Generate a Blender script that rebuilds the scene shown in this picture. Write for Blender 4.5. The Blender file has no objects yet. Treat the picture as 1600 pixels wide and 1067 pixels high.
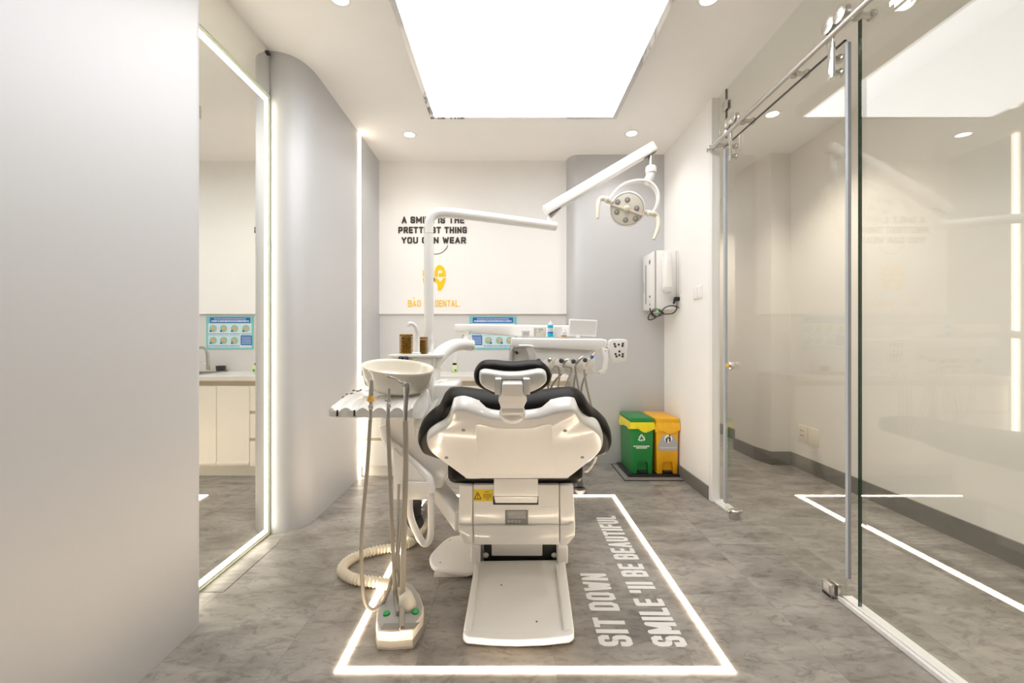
import bpy, bmesh, math, random
from mathutils import Vector as V, Matrix
random.seed(7)
sc = bpy.context.scene
C = sc.collection
PI = math.pi

# ------------------------------------------------------------------ camera, world, exposure
FPX, VX, VY, CH = 660.0, 793.0, 529.0, 1.10        # focal length in pixels, vanishing point, eye height
cd = bpy.data.cameras.new('camera'); cam = bpy.data.objects.new('camera', cd); C.objects.link(cam)
cam.location = (0, 0, CH); cam.rotation_euler = (PI/2, 0, 0)
cd.sensor_width = 36; cd.lens = 36*FPX/1600; cd.clip_start = .02
cd.shift_x = (800-VX)/1600; cd.shift_y = -(533.5-VY)/1600
sc.camera = cam
w = bpy.data.worlds.new('world'); sc.world = w; w.use_nodes = True
w.node_tree.nodes['Background'].inputs[0].default_value = (1, .95, .88, 1)
w.node_tree.nodes['Background'].inputs[1].default_value = .3
sc.view_settings.view_transform = 'Standard'; sc.view_settings.look = 'None'
sc.view_settings.gamma = 1; sc.view_settings.use_curve_mapping = False
sc.view_settings.exposure = 1.08
sc.cycles.max_bounces = 12; sc.cycles.diffuse_bounces = 6; sc.cycles.glossy_bounces = 6
sc.cycles.transparent_max_bounces = 24; sc.cycles.sample_clamp_indirect = 6
PANEL_L, LED_L, STRIP_L, MLED_L, DOWN_L, DOWN_W, HALL_W = 2.6, 18.0, 5.0, 4.5, 14.0, 7.0, 36.0

# ------------------------------------------------------------------ materials
def nodes(name):
    m = bpy.data.materials.new(name); m.use_nodes = True
    nt = m.node_tree; b = nt.nodes['Principled BSDF']
    return m, nt, b
def pm(name, col, rough=.4, metal=0, bump=0, bscale=300, coat=0, var=0, vscale=6, trans=0, spec=.5):
    m, nt, b = nodes(name)
    b.inputs['Base Color'].default_value = (*col, 1); b.inputs['Roughness'].default_value = rough
    b.inputs['Metallic'].default_value = metal; b.inputs['Specular IOR Level'].default_value = spec; b.inputs['Coat Weight'].default_value = coat
    b.inputs['Coat Roughness'].default_value = .08
    tc = nt.nodes.new('ShaderNodeTexCoord')
    n = nt.nodes.new('ShaderNodeTexNoise'); n.inputs['Scale'].default_value = vscale; n.inputs['Detail'].default_value = 4
    nt.links.new(tc.outputs['Object'], n.inputs['Vector'])
    mr = nt.nodes.new('ShaderNodeMapRange'); v = max(var, .02)
    mr.inputs['To Min'].default_value = 1-v; mr.inputs['To Max'].default_value = 1+v
    nt.links.new(n.outputs['Fac'], mr.inputs['Value'])
    mx = nt.nodes.new('ShaderNodeMix'); mx.data_type = 'RGBA'; mx.blend_type = 'MULTIPLY'; mx.inputs['Factor'].default_value = 1
    mx.inputs['A'].default_value = (*col, 1); nt.links.new(mr.outputs[0], mx.inputs['B'])
    nt.links.new(mx.outputs['Result'], b.inputs['Base Color'])
    if bump:
        n2 = nt.nodes.new('ShaderNodeTexNoise'); n2.inputs['Scale'].default_value = bscale
        nt.links.new(tc.outputs['Object'], n2.inputs['Vector'])
        bp = nt.nodes.new('ShaderNodeBump'); bp.inputs['Strength'].default_value = bump; bp.inputs['Distance'].default_value = .002
        nt.links.new(n2.outputs['Fac'], bp.inputs['Height']); nt.links.new(bp.outputs[0], b.inputs['Normal'])
    if trans: b.inputs['Transmission Weight'].default_value = trans
    return m
def em(name, col, s):
    m = bpy.data.materials.new(name); m.use_nodes = True; nt = m.node_tree; nt.nodes.clear()
    o = nt.nodes.new('ShaderNodeOutputMaterial'); e = nt.nodes.new('ShaderNodeEmission')
    e.inputs[0].default_value = (*col, 1); e.inputs[1].default_value = s
    nt.links.new(e.outputs[0], o.inputs[0]); return m
def glass_mat(name, tint, ior=1.5):
    m = bpy.data.materials.new(name); m.use_nodes = True; nt = m.node_tree; nt.nodes.clear()
    o = nt.nodes.new('ShaderNodeOutputMaterial'); t = nt.nodes.new('ShaderNodeBsdfTransparent'); g = nt.nodes.new('ShaderNodeBsdfGlossy')
    t.inputs[0].default_value = (*tint, 1); g.inputs['Roughness'].default_value = .0
    g.inputs[0].default_value = (1, 1, 1, 1)
    geo = nt.nodes.new('ShaderNodeNewGeometry'); mr = nt.nodes.new('ShaderNodeMapRange')
    mr.inputs['To Min'].default_value = ior; mr.inputs['To Max'].default_value = 1/ior
    nt.links.new(geo.outputs['Backfacing'], mr.inputs['Value'])
    f = nt.nodes.new('ShaderNodeFresnel'); nt.links.new(mr.outputs[0], f.inputs['IOR'])
    mx = nt.nodes.new('ShaderNodeMixShader')
    nt.links.new(f.outputs[0], mx.inputs[0]); nt.links.new(t.outputs[0], mx.inputs[1]); nt.links.new(g.outputs[0], mx.inputs[2])
    nt.links.new(mx.outputs[0], o.inputs[0]); return m
def floor_mat():
    m, nt, b = nodes('vinyl_concrete'); L = nt.links.new
    tc = nt.nodes.new('ShaderNodeTexCoord'); oi = nt.nodes.new('ShaderNodeObjectInfo')
    geo = nt.nodes.new('ShaderNodeNewGeometry')
    mp = nt.nodes.new('ShaderNodeMapping'); mp.inputs['Scale'].default_value = (1.0, 2.1, 1)
    mp.inputs['Rotation'].default_value = (0, 0, .12)
    L(geo.outputs['Position'], mp.inputs['Vector'])
    cx = nt.nodes.new('ShaderNodeCombineXYZ'); mu = nt.nodes.new('ShaderNodeMath'); mu.operation = 'MULTIPLY'; mu.inputs[1].default_value = 40
    L(oi.outputs['Random'], mu.inputs[0]); L(mu.outputs[0], cx.inputs['Z']); L(cx.outputs[0], mp.inputs['Location'])
    n1 = nt.nodes.new('ShaderNodeTexNoise'); n1.inputs['Scale'].default_value = 3.2; n1.inputs['Detail'].default_value = 9; n1.inputs['Roughness'].default_value = .62; n1.inputs['Distortion'].default_value = .5
    L(mp.outputs[0], n1.inputs['Vector'])
    r1 = nt.nodes.new('ShaderNodeValToRGB'); e = r1.color_ramp.elements
    e[0].position = .34; e[0].color = (.180, .163, .146, 1); e[1].position = .68; e[1].color = (.375, .345, .314, 1)
    x = e.new(.5); x.color = (.282, .258, .232, 1)
    L(n1.outputs['Fac'], r1.inputs['Fac'])
    n2 = nt.nodes.new('ShaderNodeTexNoise'); n2.inputs['Scale'].default_value = 9; n2.inputs['Detail'].default_value = 9; n2.inputs['Roughness'].default_value = .72; n2.inputs['Distortion'].default_value = 1.6
    L(mp.outputs[0], n2.inputs['Vector'])
    r2 = nt.nodes.new('ShaderNodeValToRGB'); e = r2.color_ramp.elements
    e[0].position = .38; e[0].color = (.55, .54, .53, 1); e[1].position = .50; e[1].color = (1, 1, 1, 1)
    L(n2.outputs['Fac'], r2.inputs['Fac'])
    mx = nt.nodes.new('ShaderNodeMix'); mx.data_type = 'RGBA'; mx.blend_type = 'MULTIPLY'; mx.inputs['Factor'].default_value = .75
    L(r1.outputs[0], mx.inputs['A']); L(r2.outputs[0], mx.inputs['B'])
    L(mx.outputs['Result'], b.inputs['Base Color'])
    b.inputs['Roughness'].default_value = .42
    bp = nt.nodes.new('ShaderNodeBump'); bp.inputs['Strength'].default_value = .12; bp.inputs['Distance'].default_value = .002
    L(n2.outputs['Fac'], bp.inputs['Height']); L(bp.outputs[0], b.inputs['Normal'])
    return m
def silver_mat():
    m, nt, b = nodes('brushed_silver_laminate'); L = nt.links.new
    b.inputs['Metallic'].default_value = .55; b.inputs['Roughness'].default_value = .4
    geo = nt.nodes.new('ShaderNodeNewGeometry'); mp = nt.nodes.new('ShaderNodeMapping'); mp.inputs['Scale'].default_value = (260, 260, 3)
    n = nt.nodes.new('ShaderNodeTexNoise'); n.inputs['Scale'].default_value = 1; n.inputs['Detail'].default_value = 3
    L(geo.outputs['Position'], mp.inputs[0]); L(mp.outputs[0], n.inputs['Vector'])
    r = nt.nodes.new('ShaderNodeValToRGB'); e = r.color_ramp.elements
    e[0].color = (.585, .59, .605, 1); e[1].color = (.615, .62, .635, 1)
    L(n.outputs['Fac'], r.inputs[0]); L(r.outputs[0], b.inputs['Base Color'])
    mr = nt.nodes.new('ShaderNodeMapRange'); mr.inputs['To Min'].default_value = .54; mr.inputs['To Max'].default_value = .64
    L(n.outputs['Fac'], mr.inputs[0]); L(mr.outputs[0], b.inputs['Roughness'])
    return m

WALL = pm('white_wall_paint', (.89, .88, .865), .6, bump=.04, bscale=180)
CEIL = pm('ceiling_paint', (.89, .875, .855), .75)
HALLW = pm('hall_wall_paint', (.80, .77, .725), .55)
GREYW = pm('grey_splash_panel', (.68, .67, .66), .35)
FLOOR = floor_mat()
SILVER = silver_mat()
BASEB = pm('grey_skirting', (.19, .178, .163), .5, var=.2, vscale=9)
WPL = pm('white_moulded_plastic', (.84, .825, .80), .22, coat=.4)
WPL2 = pm('white_painted_metal', (.86, .85, .835), .28, coat=.3)
CREAM = pm('cream_glazed_ceramic', (.83, .78, .68), .12, coat=.6)
IVORY = pm('ivory_plastic', (.76, .70, .58), .35)
BLACKV = pm('black_vinyl_upholstery', (.011, .009, .0075), .42, bump=.05, bscale=500, spec=.16)
BLACK = pm('black_plastic', (.012, .012, .013), .45)
DARK = pm('dark_rubber', (.05, .05, .052), .55)
GREYPL = pm('grey_plastic', (.40, .385, .36), .4)
TAUPE = pm('taupe_plastic', (.27, .25, .225), .45)
HOSE = pm('grey_beige_silicone_hose', (.36, .32, .265), .45)
CHROME = pm('polished_steel', (.80, .79, .77), .12, metal=1)
STEEL = pm('brushed_steel', (.62, .60, .57), .28, metal=1)
BRASS = pm('amber_ring', (.75, .42, .08), .3)
MIRROR = pm('mirror_silvering', (.90, .90, .86), .01, metal=1)
FRAMEM = pm('polished_frame', (.72, .70, .67), .06, metal=1)
GEDGE = pm('pale_green_glass_edge', (.72, .78, .52), .15)  # pale glass tone, with the glow of the lit edge put into the colour
DGREEN = pm('dark_green_glass_edge', (.012, .045, .025), .1)
GLASS = glass_mat('clear_glass', (.97, .982, .972))
BRUSH = pm('grey_brush_seal', (.42, .45, .50), .6)
LEDW = em('warm_led', (1, .80, .59), LED_L)
LEDS = em('wall_led', (1, .86, .68), STRIP_L)
LEDM = em('mirror_led', (1, .93, .74), MLED_L)
PANEL = em('light_panel_fabric', (.985, .99, 1), PANEL_L)
DOWN = em('downlight_lens', (1, .95, .88), DOWN_L)
GREEN = pm('green_plastic', (.012, .21, .042), .35)
GREENB = pm('green_button', (.01, .36, .07), .35)
YELL = pm('yellow_orange_plastic', (.83, .42, .008), .35)
BAGY = pm('yellow_bag_film', (.85, .72, .02), .3, bump=.5, bscale=25)
BAGO = pm('amber_bag_film', (.90, .50, .02), .3, bump=.5, bscale=25)
GOLD = pm('gold_acrylic', (.95, .60, .01), .3)
INK = pm('black_acrylic', (.03, .022, .02), .4)
DECAL = pm('white_floor_vinyl', (.74, .73, .71), .5)
PTEAL = pm('poster_teal', (.22, .55, .55), .4); PBLUE = pm('poster_blue', (.02, .13, .48), .4)
PPALE = pm('poster_pale', (.62, .76, .78), .4); PSKIN = pm('poster_tan', (.70, .42, .20), .5); PWHITE = pm('print_white', (.85, .86, .86), .5)
PGREY = pm('print_grey', (.42, .42, .43), .5)
WICKER = pm('brown_wicker', (.30, .15, .012), .6, var=.35, vscale=60); WICKD = pm('dark_wicker', (.07, .03, .006), .7)
CABW = pm('cabinet_gloss_cream', (.82, .79, .72), .25); CABG = pm('cabinet_channel', (.52, .45, .34), .4)
STONE = pm('pale_worktop', (.72, .70, .67), .25)
WARN = pm('warning_yellow', (.80, .56, .01), .45); PLATE = pm('grey_rating_plate', (.28, .28, .28), .3, metal=.6)
CYAN = pm('cyan_liquid_bottle', (.02, .50, .72), .2); AMBER = pm('amber_liquid', (.55, .26, .05), .25)
LGREEN = pm('pale_green_liquid', (.68, .74, .42), .2)
LGREY = pm('light_grey_plastic', (.66, .65, .63), .3)
GLED = em('green_indicator', (.1, 1, .2), 2.0)

# ------------------------------------------------------------------ mesh helpers
def P(x, y, Y): return V(((x-VX)/FPX*Y, Y, CH+(VY-y)/FPX*Y))
def FZ(x, y, z=0.0):
    Y = FPX*(CH-z)/(y-VY); return V(((x-VX)/FPX*Y, Y, z))
def PL(x, y, o, n):
    d = V(((x-VX)/FPX, 1, (VY-y)/FPX)); c = V((0, 0, CH)); return c + d*((o-c).dot(n)/d.dot(n))
class M:
    def __init__(s): s.v = []; s.f = []
    def add(s, vs, fs):
        k = len(s.v); s.v += [V(v) for v in vs]; s.f += [tuple(i+k for i in f) for f in fs]; return s
    def bm(s, b, bevel=0, segs=2, ang=.5):
        bmesh.ops.recalc_face_normals(b, faces=b.faces)
        if bevel:
            es = [e for e in b.edges if len(e.link_faces) == 2 and e.calc_face_angle(0) > ang]
            bmesh.ops.bevel(b, geom=es, offset=bevel, segments=segs, profile=.5, affect='EDGES', clamp_overlap=True)
        b.verts.ensure_lookup_table(); b.verts.index_update()
        s.add([v.co.copy() for v in b.verts], [[v.index for v in f.verts] for f in b.faces]); b.free(); return s
    def box(s, lo, hi, bevel=0, segs=2, mat=None):
        b = bmesh.new(); bmesh.ops.create_cube(b, size=1)
        lo = V(lo); hi = V(hi)
        for v in b.verts: v.co = V([lo[i] + (v.co[i]+.5)*(hi[i]-lo[i]) for i in range(3)])
        if mat is not None: bmesh.ops.transform(b, matrix=mat, verts=b.verts)
        return s.bm(b, bevel, segs)
    def prism(s, pts, vec, bevel=0, segs=2, ang=.5):
        b = bmesh.new(); vec = V(vec); n = len(pts)
        a = [b.verts.new(V(p)) for p in pts]; c = [b.verts.new(V(p)+vec) for p in pts]
        b.faces.new(a); b.faces.new(c[::-1])
        for i in range(n): b.faces.new((a[i], a[(i+1) % n], c[(i+1) % n], c[i]))
        return s.bm(b, bevel, segs, ang)
    def rings(s, rs, cap0=True, cap1=True, closed=True):
        n = len(rs[0]); vs = [p for r in rs for p in r]; fs = []
        for k in range(len(rs)-1):
            for i in range(n if closed else n-1):
                j = (i+1) % n; fs.append((k*n+i, k*n+j, (k+1)*n+j, (k+1)*n+i))
        if cap0: fs.append(tuple(range(n))[::-1])
        if cap1: fs.append(tuple(range((len(rs)-1)*n, len(rs)*n)))
        b = bmesh.new(); bv = [b.verts.new(V(p)) for p in vs]
        for f in fs:
            try: b.faces.new([bv[i] for i in f])
            except ValueError: pass
        return s.bm(b)
    def tube(s, pts, r, seg=10, smooth=0, aspect=1.0):
        pts = [V(p) for p in pts]
        rr = list(r) if isinstance(r, (list, tuple)) else [r]*len(pts)
        if smooth: pts, rr = cr(pts, smooth, False, rr)
        t0 = (pts[1]-pts[0]).normalized(); up = V((0, 0, 1)) if abs(t0.z) < .9 else V((1, 0, 0))
        x = t0.cross(up).normalized(); rs = []
        for i, p in enumerate(pts):
            t = (pts[min(i+1, len(pts)-1)]-pts[max(i-1, 0)])
            t = t.normalized() if t.length > 1e-9 else t0
            x = (x - t*x.dot(t)); x = x.normalized() if x.length > 1e-6 else t.orthogonal().normalized()
            y = t.cross(x)
            rs.append([p + x*math.cos(2*PI*k/seg)*rr[i] + y*math.sin(2*PI*k/seg)*rr[i]*aspect for k in range(seg)])
        return s.rings(rs)
    def cyl(s, a, b_, r, r2=None, seg=20): return s.tube([a, b_], [r, r if r2 is None else r2], seg)
    def lathe(s, o, prof, ax=(0, 0, 1), seg=28, sx=1, sy=1, cap0=True, cap1=True):
        ax = V(ax).normalized(); o = V(o)
        x = ax.orthogonal().normalized() if abs(ax.z) < .95 else (V((1, 0, 0))-ax*ax.x).normalized()
        y = ax.cross(x)
        rs = [[o+ax*h+x*math.cos(2*PI*k/seg)*r*sx+y*math.sin(2*PI*k/seg)*r*sy for k in range(seg)] for r, h in prof]
        return s.rings(rs, cap0, cap1)
    def puffy(s, pts, n, prof):
        pts = [V(p) for p in pts]; n = V(n).normalized(); N = len(pts)
        ar = V((0, 0, 0))
        for i in range(N): ar += pts[i].cross(pts[(i+1) % N])
        sg = 1 if ar.dot(n) > 0 else -1
        nn = []
        for i in range(N):
            t = (pts[(i+1) % N]-pts[i-1]).normalized(); nn.append(n.cross(t)*sg)
        return s.rings([[p-q*ins+n*h for p, q in zip(pts, nn)] for ins, h in prof])
    def ball(s, c, r, sx=1, sy=1, sz=1, mat=None, seg=16):
        b = bmesh.new(); bmesh.ops.create_uvsphere(b, u_segments=seg, v_segments=max(6, seg//2), radius=r)
        for v in b.verts: v.co = V((v.co.x*sx, v.co.y*sy, v.co.z*sz))
        if mat is not None: bmesh.ops.transform(b, matrix=mat, verts=b.verts)
        for v in b.verts: v.co += V(c)
        return s.bm(b)
def cr(pts, k=6, closed=True, rr=None):
    n = len(pts); out = []; ro = []
    for i in range(n if closed else n-1):
        g = (lambda j: j % n) if closed else (lambda j: min(max(j, 0), n-1))
        p0, p1, p2, p3 = (pts[g(i+d)] for d in (-1, 0, 1, 2))
        for q in range(k):
            t = q/k
            out.append(.5*((2*p1)+(p2-p0)*t+(2*p0-5*p1+4*p2-p3)*t*t+(3*p1-p0-3*p2+p3)*t**3))
            if rr: ro.append(rr[i]*(1-t)+rr[g(i+1)]*t)
    if not closed:
        out.append(pts[-1])
        if rr: ro.append(rr[-1])
    return (out, ro) if rr else out
ORG = {}
def wloc(o): return ORG.get(o.name, V((0, 0, 0)))
def obj(name, m, mat, parent=None, ang=35, label=None, org=None):
    o0 = V(org) if org is not None else (wloc(parent) if parent else V((0, 0, 0)))
    me = bpy.data.meshes.new(name); me.from_pydata([v-o0 for v in m.v], [], m.f)
    b = bmesh.new(); b.from_mesh(me); a = math.radians(ang)
    for f in b.faces: f.smooth = True
    for e in b.edges: e.smooth = not (len(e.link_faces) != 2 or e.calc_face_angle(0) > a)
    b.to_mesh(me); b.free()
    me.materials.append(mat)
    o = bpy.data.objects.new(name, me); C.objects.link(o); ORG[o.name] = o0
    if parent: o.parent = parent; o.location = o0 - wloc(parent)
    else: o.location = o0
    if label: o['label'] = label
    return o
def thing(name, label, cat, loc=(0, 0, 0), group=None):
    o = bpy.data.objects.new(name, None); C.objects.link(o); o.location = loc; ORG[o.name] = V(loc)
    o.empty_display_size = .05
    o['label'] = label; o['category'] = cat
    if group: o['group'] = group
    return o
def tag(o, label, cat, group=None):
    o['label'] = label; o['category'] = cat
    if group: o['group'] = group
    return o
def struct(name, m, mat, label=None, parent=None, ang=35):
    o = obj(name, m, mat, parent, ang)
    if parent is None: o['kind'] = 'structure'
    if label: o['label'] = label
    return o
def group_struct(name, label, loc):
    o = bpy.data.objects.new(name, None); C.objects.link(o); o.location = loc; ORG[o.name] = V(loc)
    o['kind'] = 'structure'; o['label'] = label; return o

# stroke lettering: centre lines in a unit box
GL = {
 'A': (1.05, [[(0, 0), (.5, 1), (1, 0)], [(.17, .3), (.83, .3)]]),
 'B': (1, [[(0, 0), (0, 1), (.8, 1), (1, .88), (1, .64), (.85, .52), (0, .52)], [(.85, .52), (1, .4), (1, .12), (.8, 0), (0, 0)]]),
 'C': (1, [[(1, .76), (1, .9), (.85, 1), (.15, 1), (0, .9), (0, .1), (.15, 0), (.85, 0), (1, .1), (1, .24)]]),
 'D': (1, [[(0, 0), (0, 1), (.72, 1), (1, .84), (1, .16), (.72, 0), (0, 0)]]),
 'E': (.85, [[(1, 1), (0, 1), (0, 0), (1, 0)], [(0, .5), (.9, .5)]]),
 'F': (.85, [[(1, 1), (0, 1), (0, 0)], [(0, .5), (.9, .5)]]),
 'G': (1, [[(1, .8), (1, .92), (.85, 1), (.15, 1), (0, .9), (0, .1), (.15, 0), (1, 0), (1, .45), (.6, .45)]]),
 'H': (1, [[(0, 0), (0, 1)], [(1, 0), (1, 1)], [(0, .5), (1, .5)]]),
 'I': (0, [[(.5, 0), (.5, 1)]]), 'l': (0, [[(.5, 0), (.5, 1)]]),
 'L': (.8, [[(0, 1), (0, 0), (1, 0)]]),
 'M': (1.35, [[(0, 0), (0, 1), (.5, .25), (1, 1), (1, 0)]]),
 'N': (1, [[(0, 0), (0, 1), (1, 0), (1, 1)]]),
 'O': (1, [[(.2, 0), (0, .14), (0, .86), (.2, 1), (.8, 1), (1, .86), (1, .14), (.8, 0), (.2, 0)]]),
 'P': (1, [[(0, 0), (0, 1), (.85, 1), (1, .9), (1, .5), (.85, .4), (0, .4)]]),
 'R': (1, [[(0, 0), (0, 1), (.85, 1), (1, .9), (1, .55), (.85, .45), (0, .45)], [(.5, .45), (1, 0)]]),
 'S': (1, [[(1, .8), (1, .9), (.82, 1), (.18, 1), (0, .9), (0, .64), (.18, .53), (.82, .47), (1, .36), (1, .1), (.82, 0), (.18, 0), (0, .1), (0, .22)]]),
 'T': (1, [[(0, 1), (1, 1)], [(.5, 1), (.5, 0)]]),
 'U': (1, [[(0, 1), (0, .14), (.2, 0), (.8, 0), (1, .14), (1, 1)]]),
 'W': (1.4, [[(0, 1), (.25, 0), (.5, .8), (.75, 0), (1, 1)]]),
 'Y': (1, [[(0, 1), (.5, .45), (1, 1)], [(.5, .45), (.5, 0)]]),
 "'": (0, [[(.5, .72), (.5, 1)]]), '.': (0, [[(.5, 0), (.5, .02)]]), ' ': (.6, [])}
def stroke2d(m, pl, pen, fx, th):
    def quad(ps, n=None):
        m.prism([fx(p) for p in ps], th+th.normalized()*6e-5*(len(m.f)//6 % 24))
    for i in range(len(pl)-1):
        a, b_ = V(pl[i]), V(pl[i+1]); d = (b_-a)
        if d.length < 1e-6: continue
        d.normalize(); q = V((-d.y, d.x))*pen/2
        a2 = a-d*pen/2 if i == 0 else a
        b2 = b_+d*pen/2 if i == len(pl)-2 else b_
        quad([a2-q, b2-q, b2+q, a2+q])
    for p in pl[1:-1]:
        quad([V(p)+V((math.cos(k*PI/4+PI/8), math.sin(k*PI/4+PI/8)))*pen/2*1.06 for k in range(8)])
def text_mesh(txt, o, ux, uy, length, height, pen, thick, th_dir, gap=.28):
    """letters of one line, fitted to length x height; ux, uy unit vectors, o = lower left corner"""
    out = []; o = V(o); ux = V(ux); uy = V(uy); th = V(th_dir)*thick; j = 0
    tot_w = sum(GL[c][0] for c in txt); tot_pen = sum(pen for c in txt if c != ' '); ng = len(txt)-1
    unit = (length-tot_pen)/(tot_w+gap*ng)
    x = 0
    for c in txt:
        wd = GL[c][0]*unit; m = M()
        for pl in GL[c][1]:
            pts = [(x+pen/2+p[0]*wd if wd else x+pen/2, pen/2+p[1]*(height-pen)) for p in pl]
            j += 1
            stroke2d(m, pts, pen, lambda p: o+ux*p[0]+uy*p[1], th*(1+.012*(j % 5)))
        if m.v: out.append(m)
        x += wd+(pen if c != ' ' else 0)+gap*unit
    return out
def letters(ms, mat, par):
    for m in ms: obj('letter', m, mat, par)

# ------------------------------------------------------------------ room shell
H = 2.72; YB = 3.87; YF = -2.2; XR = 1.38; XH = 2.475; YE = 5.6
floor = struct('floor', M().box((-1.75, YF-.1, -.12), (3.1, YE+.2, -.004)), DARK, 'floor slab under grey concrete look vinyl planks')
plank_me = None; planks = 0
for c in range(10):
    for r in range(10):
        x0 = -1.717+.469*c; y0 = -2.34+.92*r-(.44 if c % 2 else 0)
        if y0 > YE or x0 > 2.6: continue
        if plank_me is None:
            o = obj('floor_plank', M().box((x0+.0002, y0+.0002, -.004), (x0+.4688, y0+.9198, 0), .0003, 1), FLOOR, floor, org=(x0, y0, 0)); plank_me = o.data
        else:
            o = bpy.data.objects.new('floor_plank', plank_me); C.objects.link(o); o.parent = floor; o.location = (x0, y0, 0)
struct('ceiling', M().box((-1.6, YF-.1, H), (2.7, YE+.1, H+.08)), CEIL, 'flat off white ceiling')
struct('wall_back', M().box((-1.5, YB, 0), (XR+.06, YB+.1, H)), GREYW, 'grey lower back wall behind the counter')
struct('wall_front', M().box((-1.6, YF-.1, 0), (2.7, YF, H)), WALL, 'white wall behind the viewer')
struct('wall_right', M().box((XR, 2.885, 0), (XR+.06, YE, H)), WALL, 'white right wall between room and hallway')
struct('trim_1', M().box((-1.17, YB-.02, 1.325), (.545, YB, H)), WALL, 'white board on the upper back wall carrying the lettering')
# curved silver laminate walls
def xy_prism(pts, z0=0, z1=H): return M().prism([(x, y, z0) for x, y in pts], (0, 0, z1-z0))
arc = [(-1.337, 2.38), (-1.295, 2.385), (-1.235, 2.42), (-1.192, 2.49), (-1.173, 2.58), (-1.17, 2.7)]
arc = [tuple(p) for p in cr([V((x, y, 0)) for x, y in arc], 5, False)]
arc = [(p[0], p[1]) for p in arc]
struct('wall_left', xy_prism([(-1.5, 2.38)]+arc+[(-1.17, YB), (-1.5, YB)]), SILVER, 'silver laminate left wall with rounded corner beyond the mirror')
near = [(-1.18, YF), (-1.18, 1.60)]+[(-1.215+.035*math.cos(a*PI/12), 1.605+.035*math.sin(a*PI/12)) for a in range(0, 7)]
struct('wall_left_near', xy_prism([(-1.5, YF)]+near+[(-1.345, 1.64), (-1.5, 1.64)]), SILVER, 'silver laminate wall panel in the left foreground')
struct('wall_left_recess', M().box((-1.5, 1.64, 0), (-1.347, 2.38, H)), WALL, 'recess wall behind the lit mirror')
rp = [(.535, YB), (.54, 3.82), (.555, 3.775), (.59, 3.735), (.64, 3.722), (.72, 3.72)]
rp = [(p.x, p.y) for p in cr([V((x, y, 0)) for x, y in rp], 4, False)]
struct('wall_back_panel', xy_prism(rp+[(XR, 3.72), (XR, YB)]), SILVER, 'silver laminate panel with rounded edge at the right of the back wall')
# hallway beyond the glass
struct('wall_hall', M().box((XH, YF, 0), (XH+.1, YE, H)), HALLW, 'beige hallway wall beyond the glass')
struct('wall_hall_pilaster', xy_prism([(XH, 3.69), (2.303, 3.69), (2.262, 3.87), (2.262, 4.2), (XH, 4.2)]), HALLW, 'shallow pilaster on the hallway wall')
struct('wall_hall_end', M().box((XR, YE, 0), (2.7, YE+.1, H)), HALLW, 'far end wall of the hallway')
struct('baseboard_right', M().box((XR-.012, 2.89, 0), (XR, 3.72, .09), .002, 1), BASEB, 'grey skirting on the right wall')
hb = [(XH, YF), (XH, 3.69), (2.303, 3.69), (2.262, 3.87), (2.262, 4.2), (XH, 4.2), (XH, YE)]
ins = [(XH-.012, YF), (XH-.012, 3.678), (2.296, 3.678), (2.250, 3.866), (2.250, 4.212), (XH-.012, 4.212), (XH-.012, YE)]
m = M()
for i in range(len(hb)-1):
    m.prism([(*hb[i], 0), (*hb[i+1], 0), (*ins[i+1], 0), (*ins[i], 0)], (0, 0, .115))
struct('baseboard_hall', m, BASEB, 'grey skirting along the hallway wall')
struct('baseboard_hall_left', M().box((XR+.06, 2.89, 0), (XR+.072, YE, .115)), BASEB, 'grey skirting on the hallway side of the right wall')
struct('trim_2', M().box((XR-.007, 2.842, 0), (1.43, 2.885, H), .003, 1), WPL2, 'white metal jamb where the right wall meets the glass')

# ------------------------------------------------------------------ glazing
XG = 1.42
g = group_struct('window_1', 'fixed glass panel of the partition nearest the viewer', (XG, 1.0, 0))
obj('pane', M().prism([(XG-.005, YF+.01, .021), (XG-.005, 1.70, .021), (XG-.005, 1.70, 2.40), (XG-.005, 1.772, 2.40), (XG-.005, 1.772, H-.002), (XG-.005, YF+.01, H-.002)], (.011, 0, 0)), GLASS, g)
obj('pane_edge', M().box((XG-.0062, 1.7003, .021), (XG+.0072, 1.7035, 2.40)), DGREEN, g, label='dark green polished edge of the fixed glass')
g = group_struct('window_2', 'fixed glass transom above the sliding door', (XG, 2.2, 2.4))
obj('pane', M().box((XG-.005, 1.776, 2.40), (XG+.006, 2.738, H-.002)), GLASS, g)
obj('pane_edge', M().box((XG-.006, 2.738, 2.40), (XG+.007, 2.741, H-.002)), DARK, g)
g = group_struct('window_3', 'narrow fixed glass strip beside the white jamb', (XG, 2.79, 0))
obj('pane', M().box((XG-.005, 2.744, .021), (XG+.006, 2.84, H-.002)), GLASS, g)
for nm, y0, y1 in (('trim_3', YF+.01, 1.775), ('trim_4', 2.655, 2.842)):
    m = M().box((1.386, y0, 0), (1.448, y1, .012), .002, 1).box((1.386, y0, .012), (1.394, y1, .019), .001, 1)
    m.box((1.408, y0, .012), (1.448, y1, .021), .002, 1)
    struct(nm, m, WPL2, 'white metal floor channel under the fixed glass' if nm == 'trim_3' else 'short white floor channel beside the jamb')
XD = 1.389
g = group_struct('door_1', 'frameless sliding glass door hanging from a steel rail', (XD, 2.2, 0))
obj('pane', M().box((XD-.005, 1.735, .012), (XD+.005, 2.69, 2.325)), GLASS, g)
obj('pane_edge', M().box((XD-.0053, 1.735, 2.325), (XD+.0053, 2.69, 2.328)), DARK, g, label='dark top edge of the door glass')
obj('brush_seal', M().box((XD-.0015, 1.722, .12), (XD+.012, 1.735, 2.31)), BRUSH, g)
obj('brush_seal', M().box((XD-.0015, 2.69, .05), (XD+.012, 2.715, 2.31)), BRUSH, g)
kn = P(1147, 571, 2.60)
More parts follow.
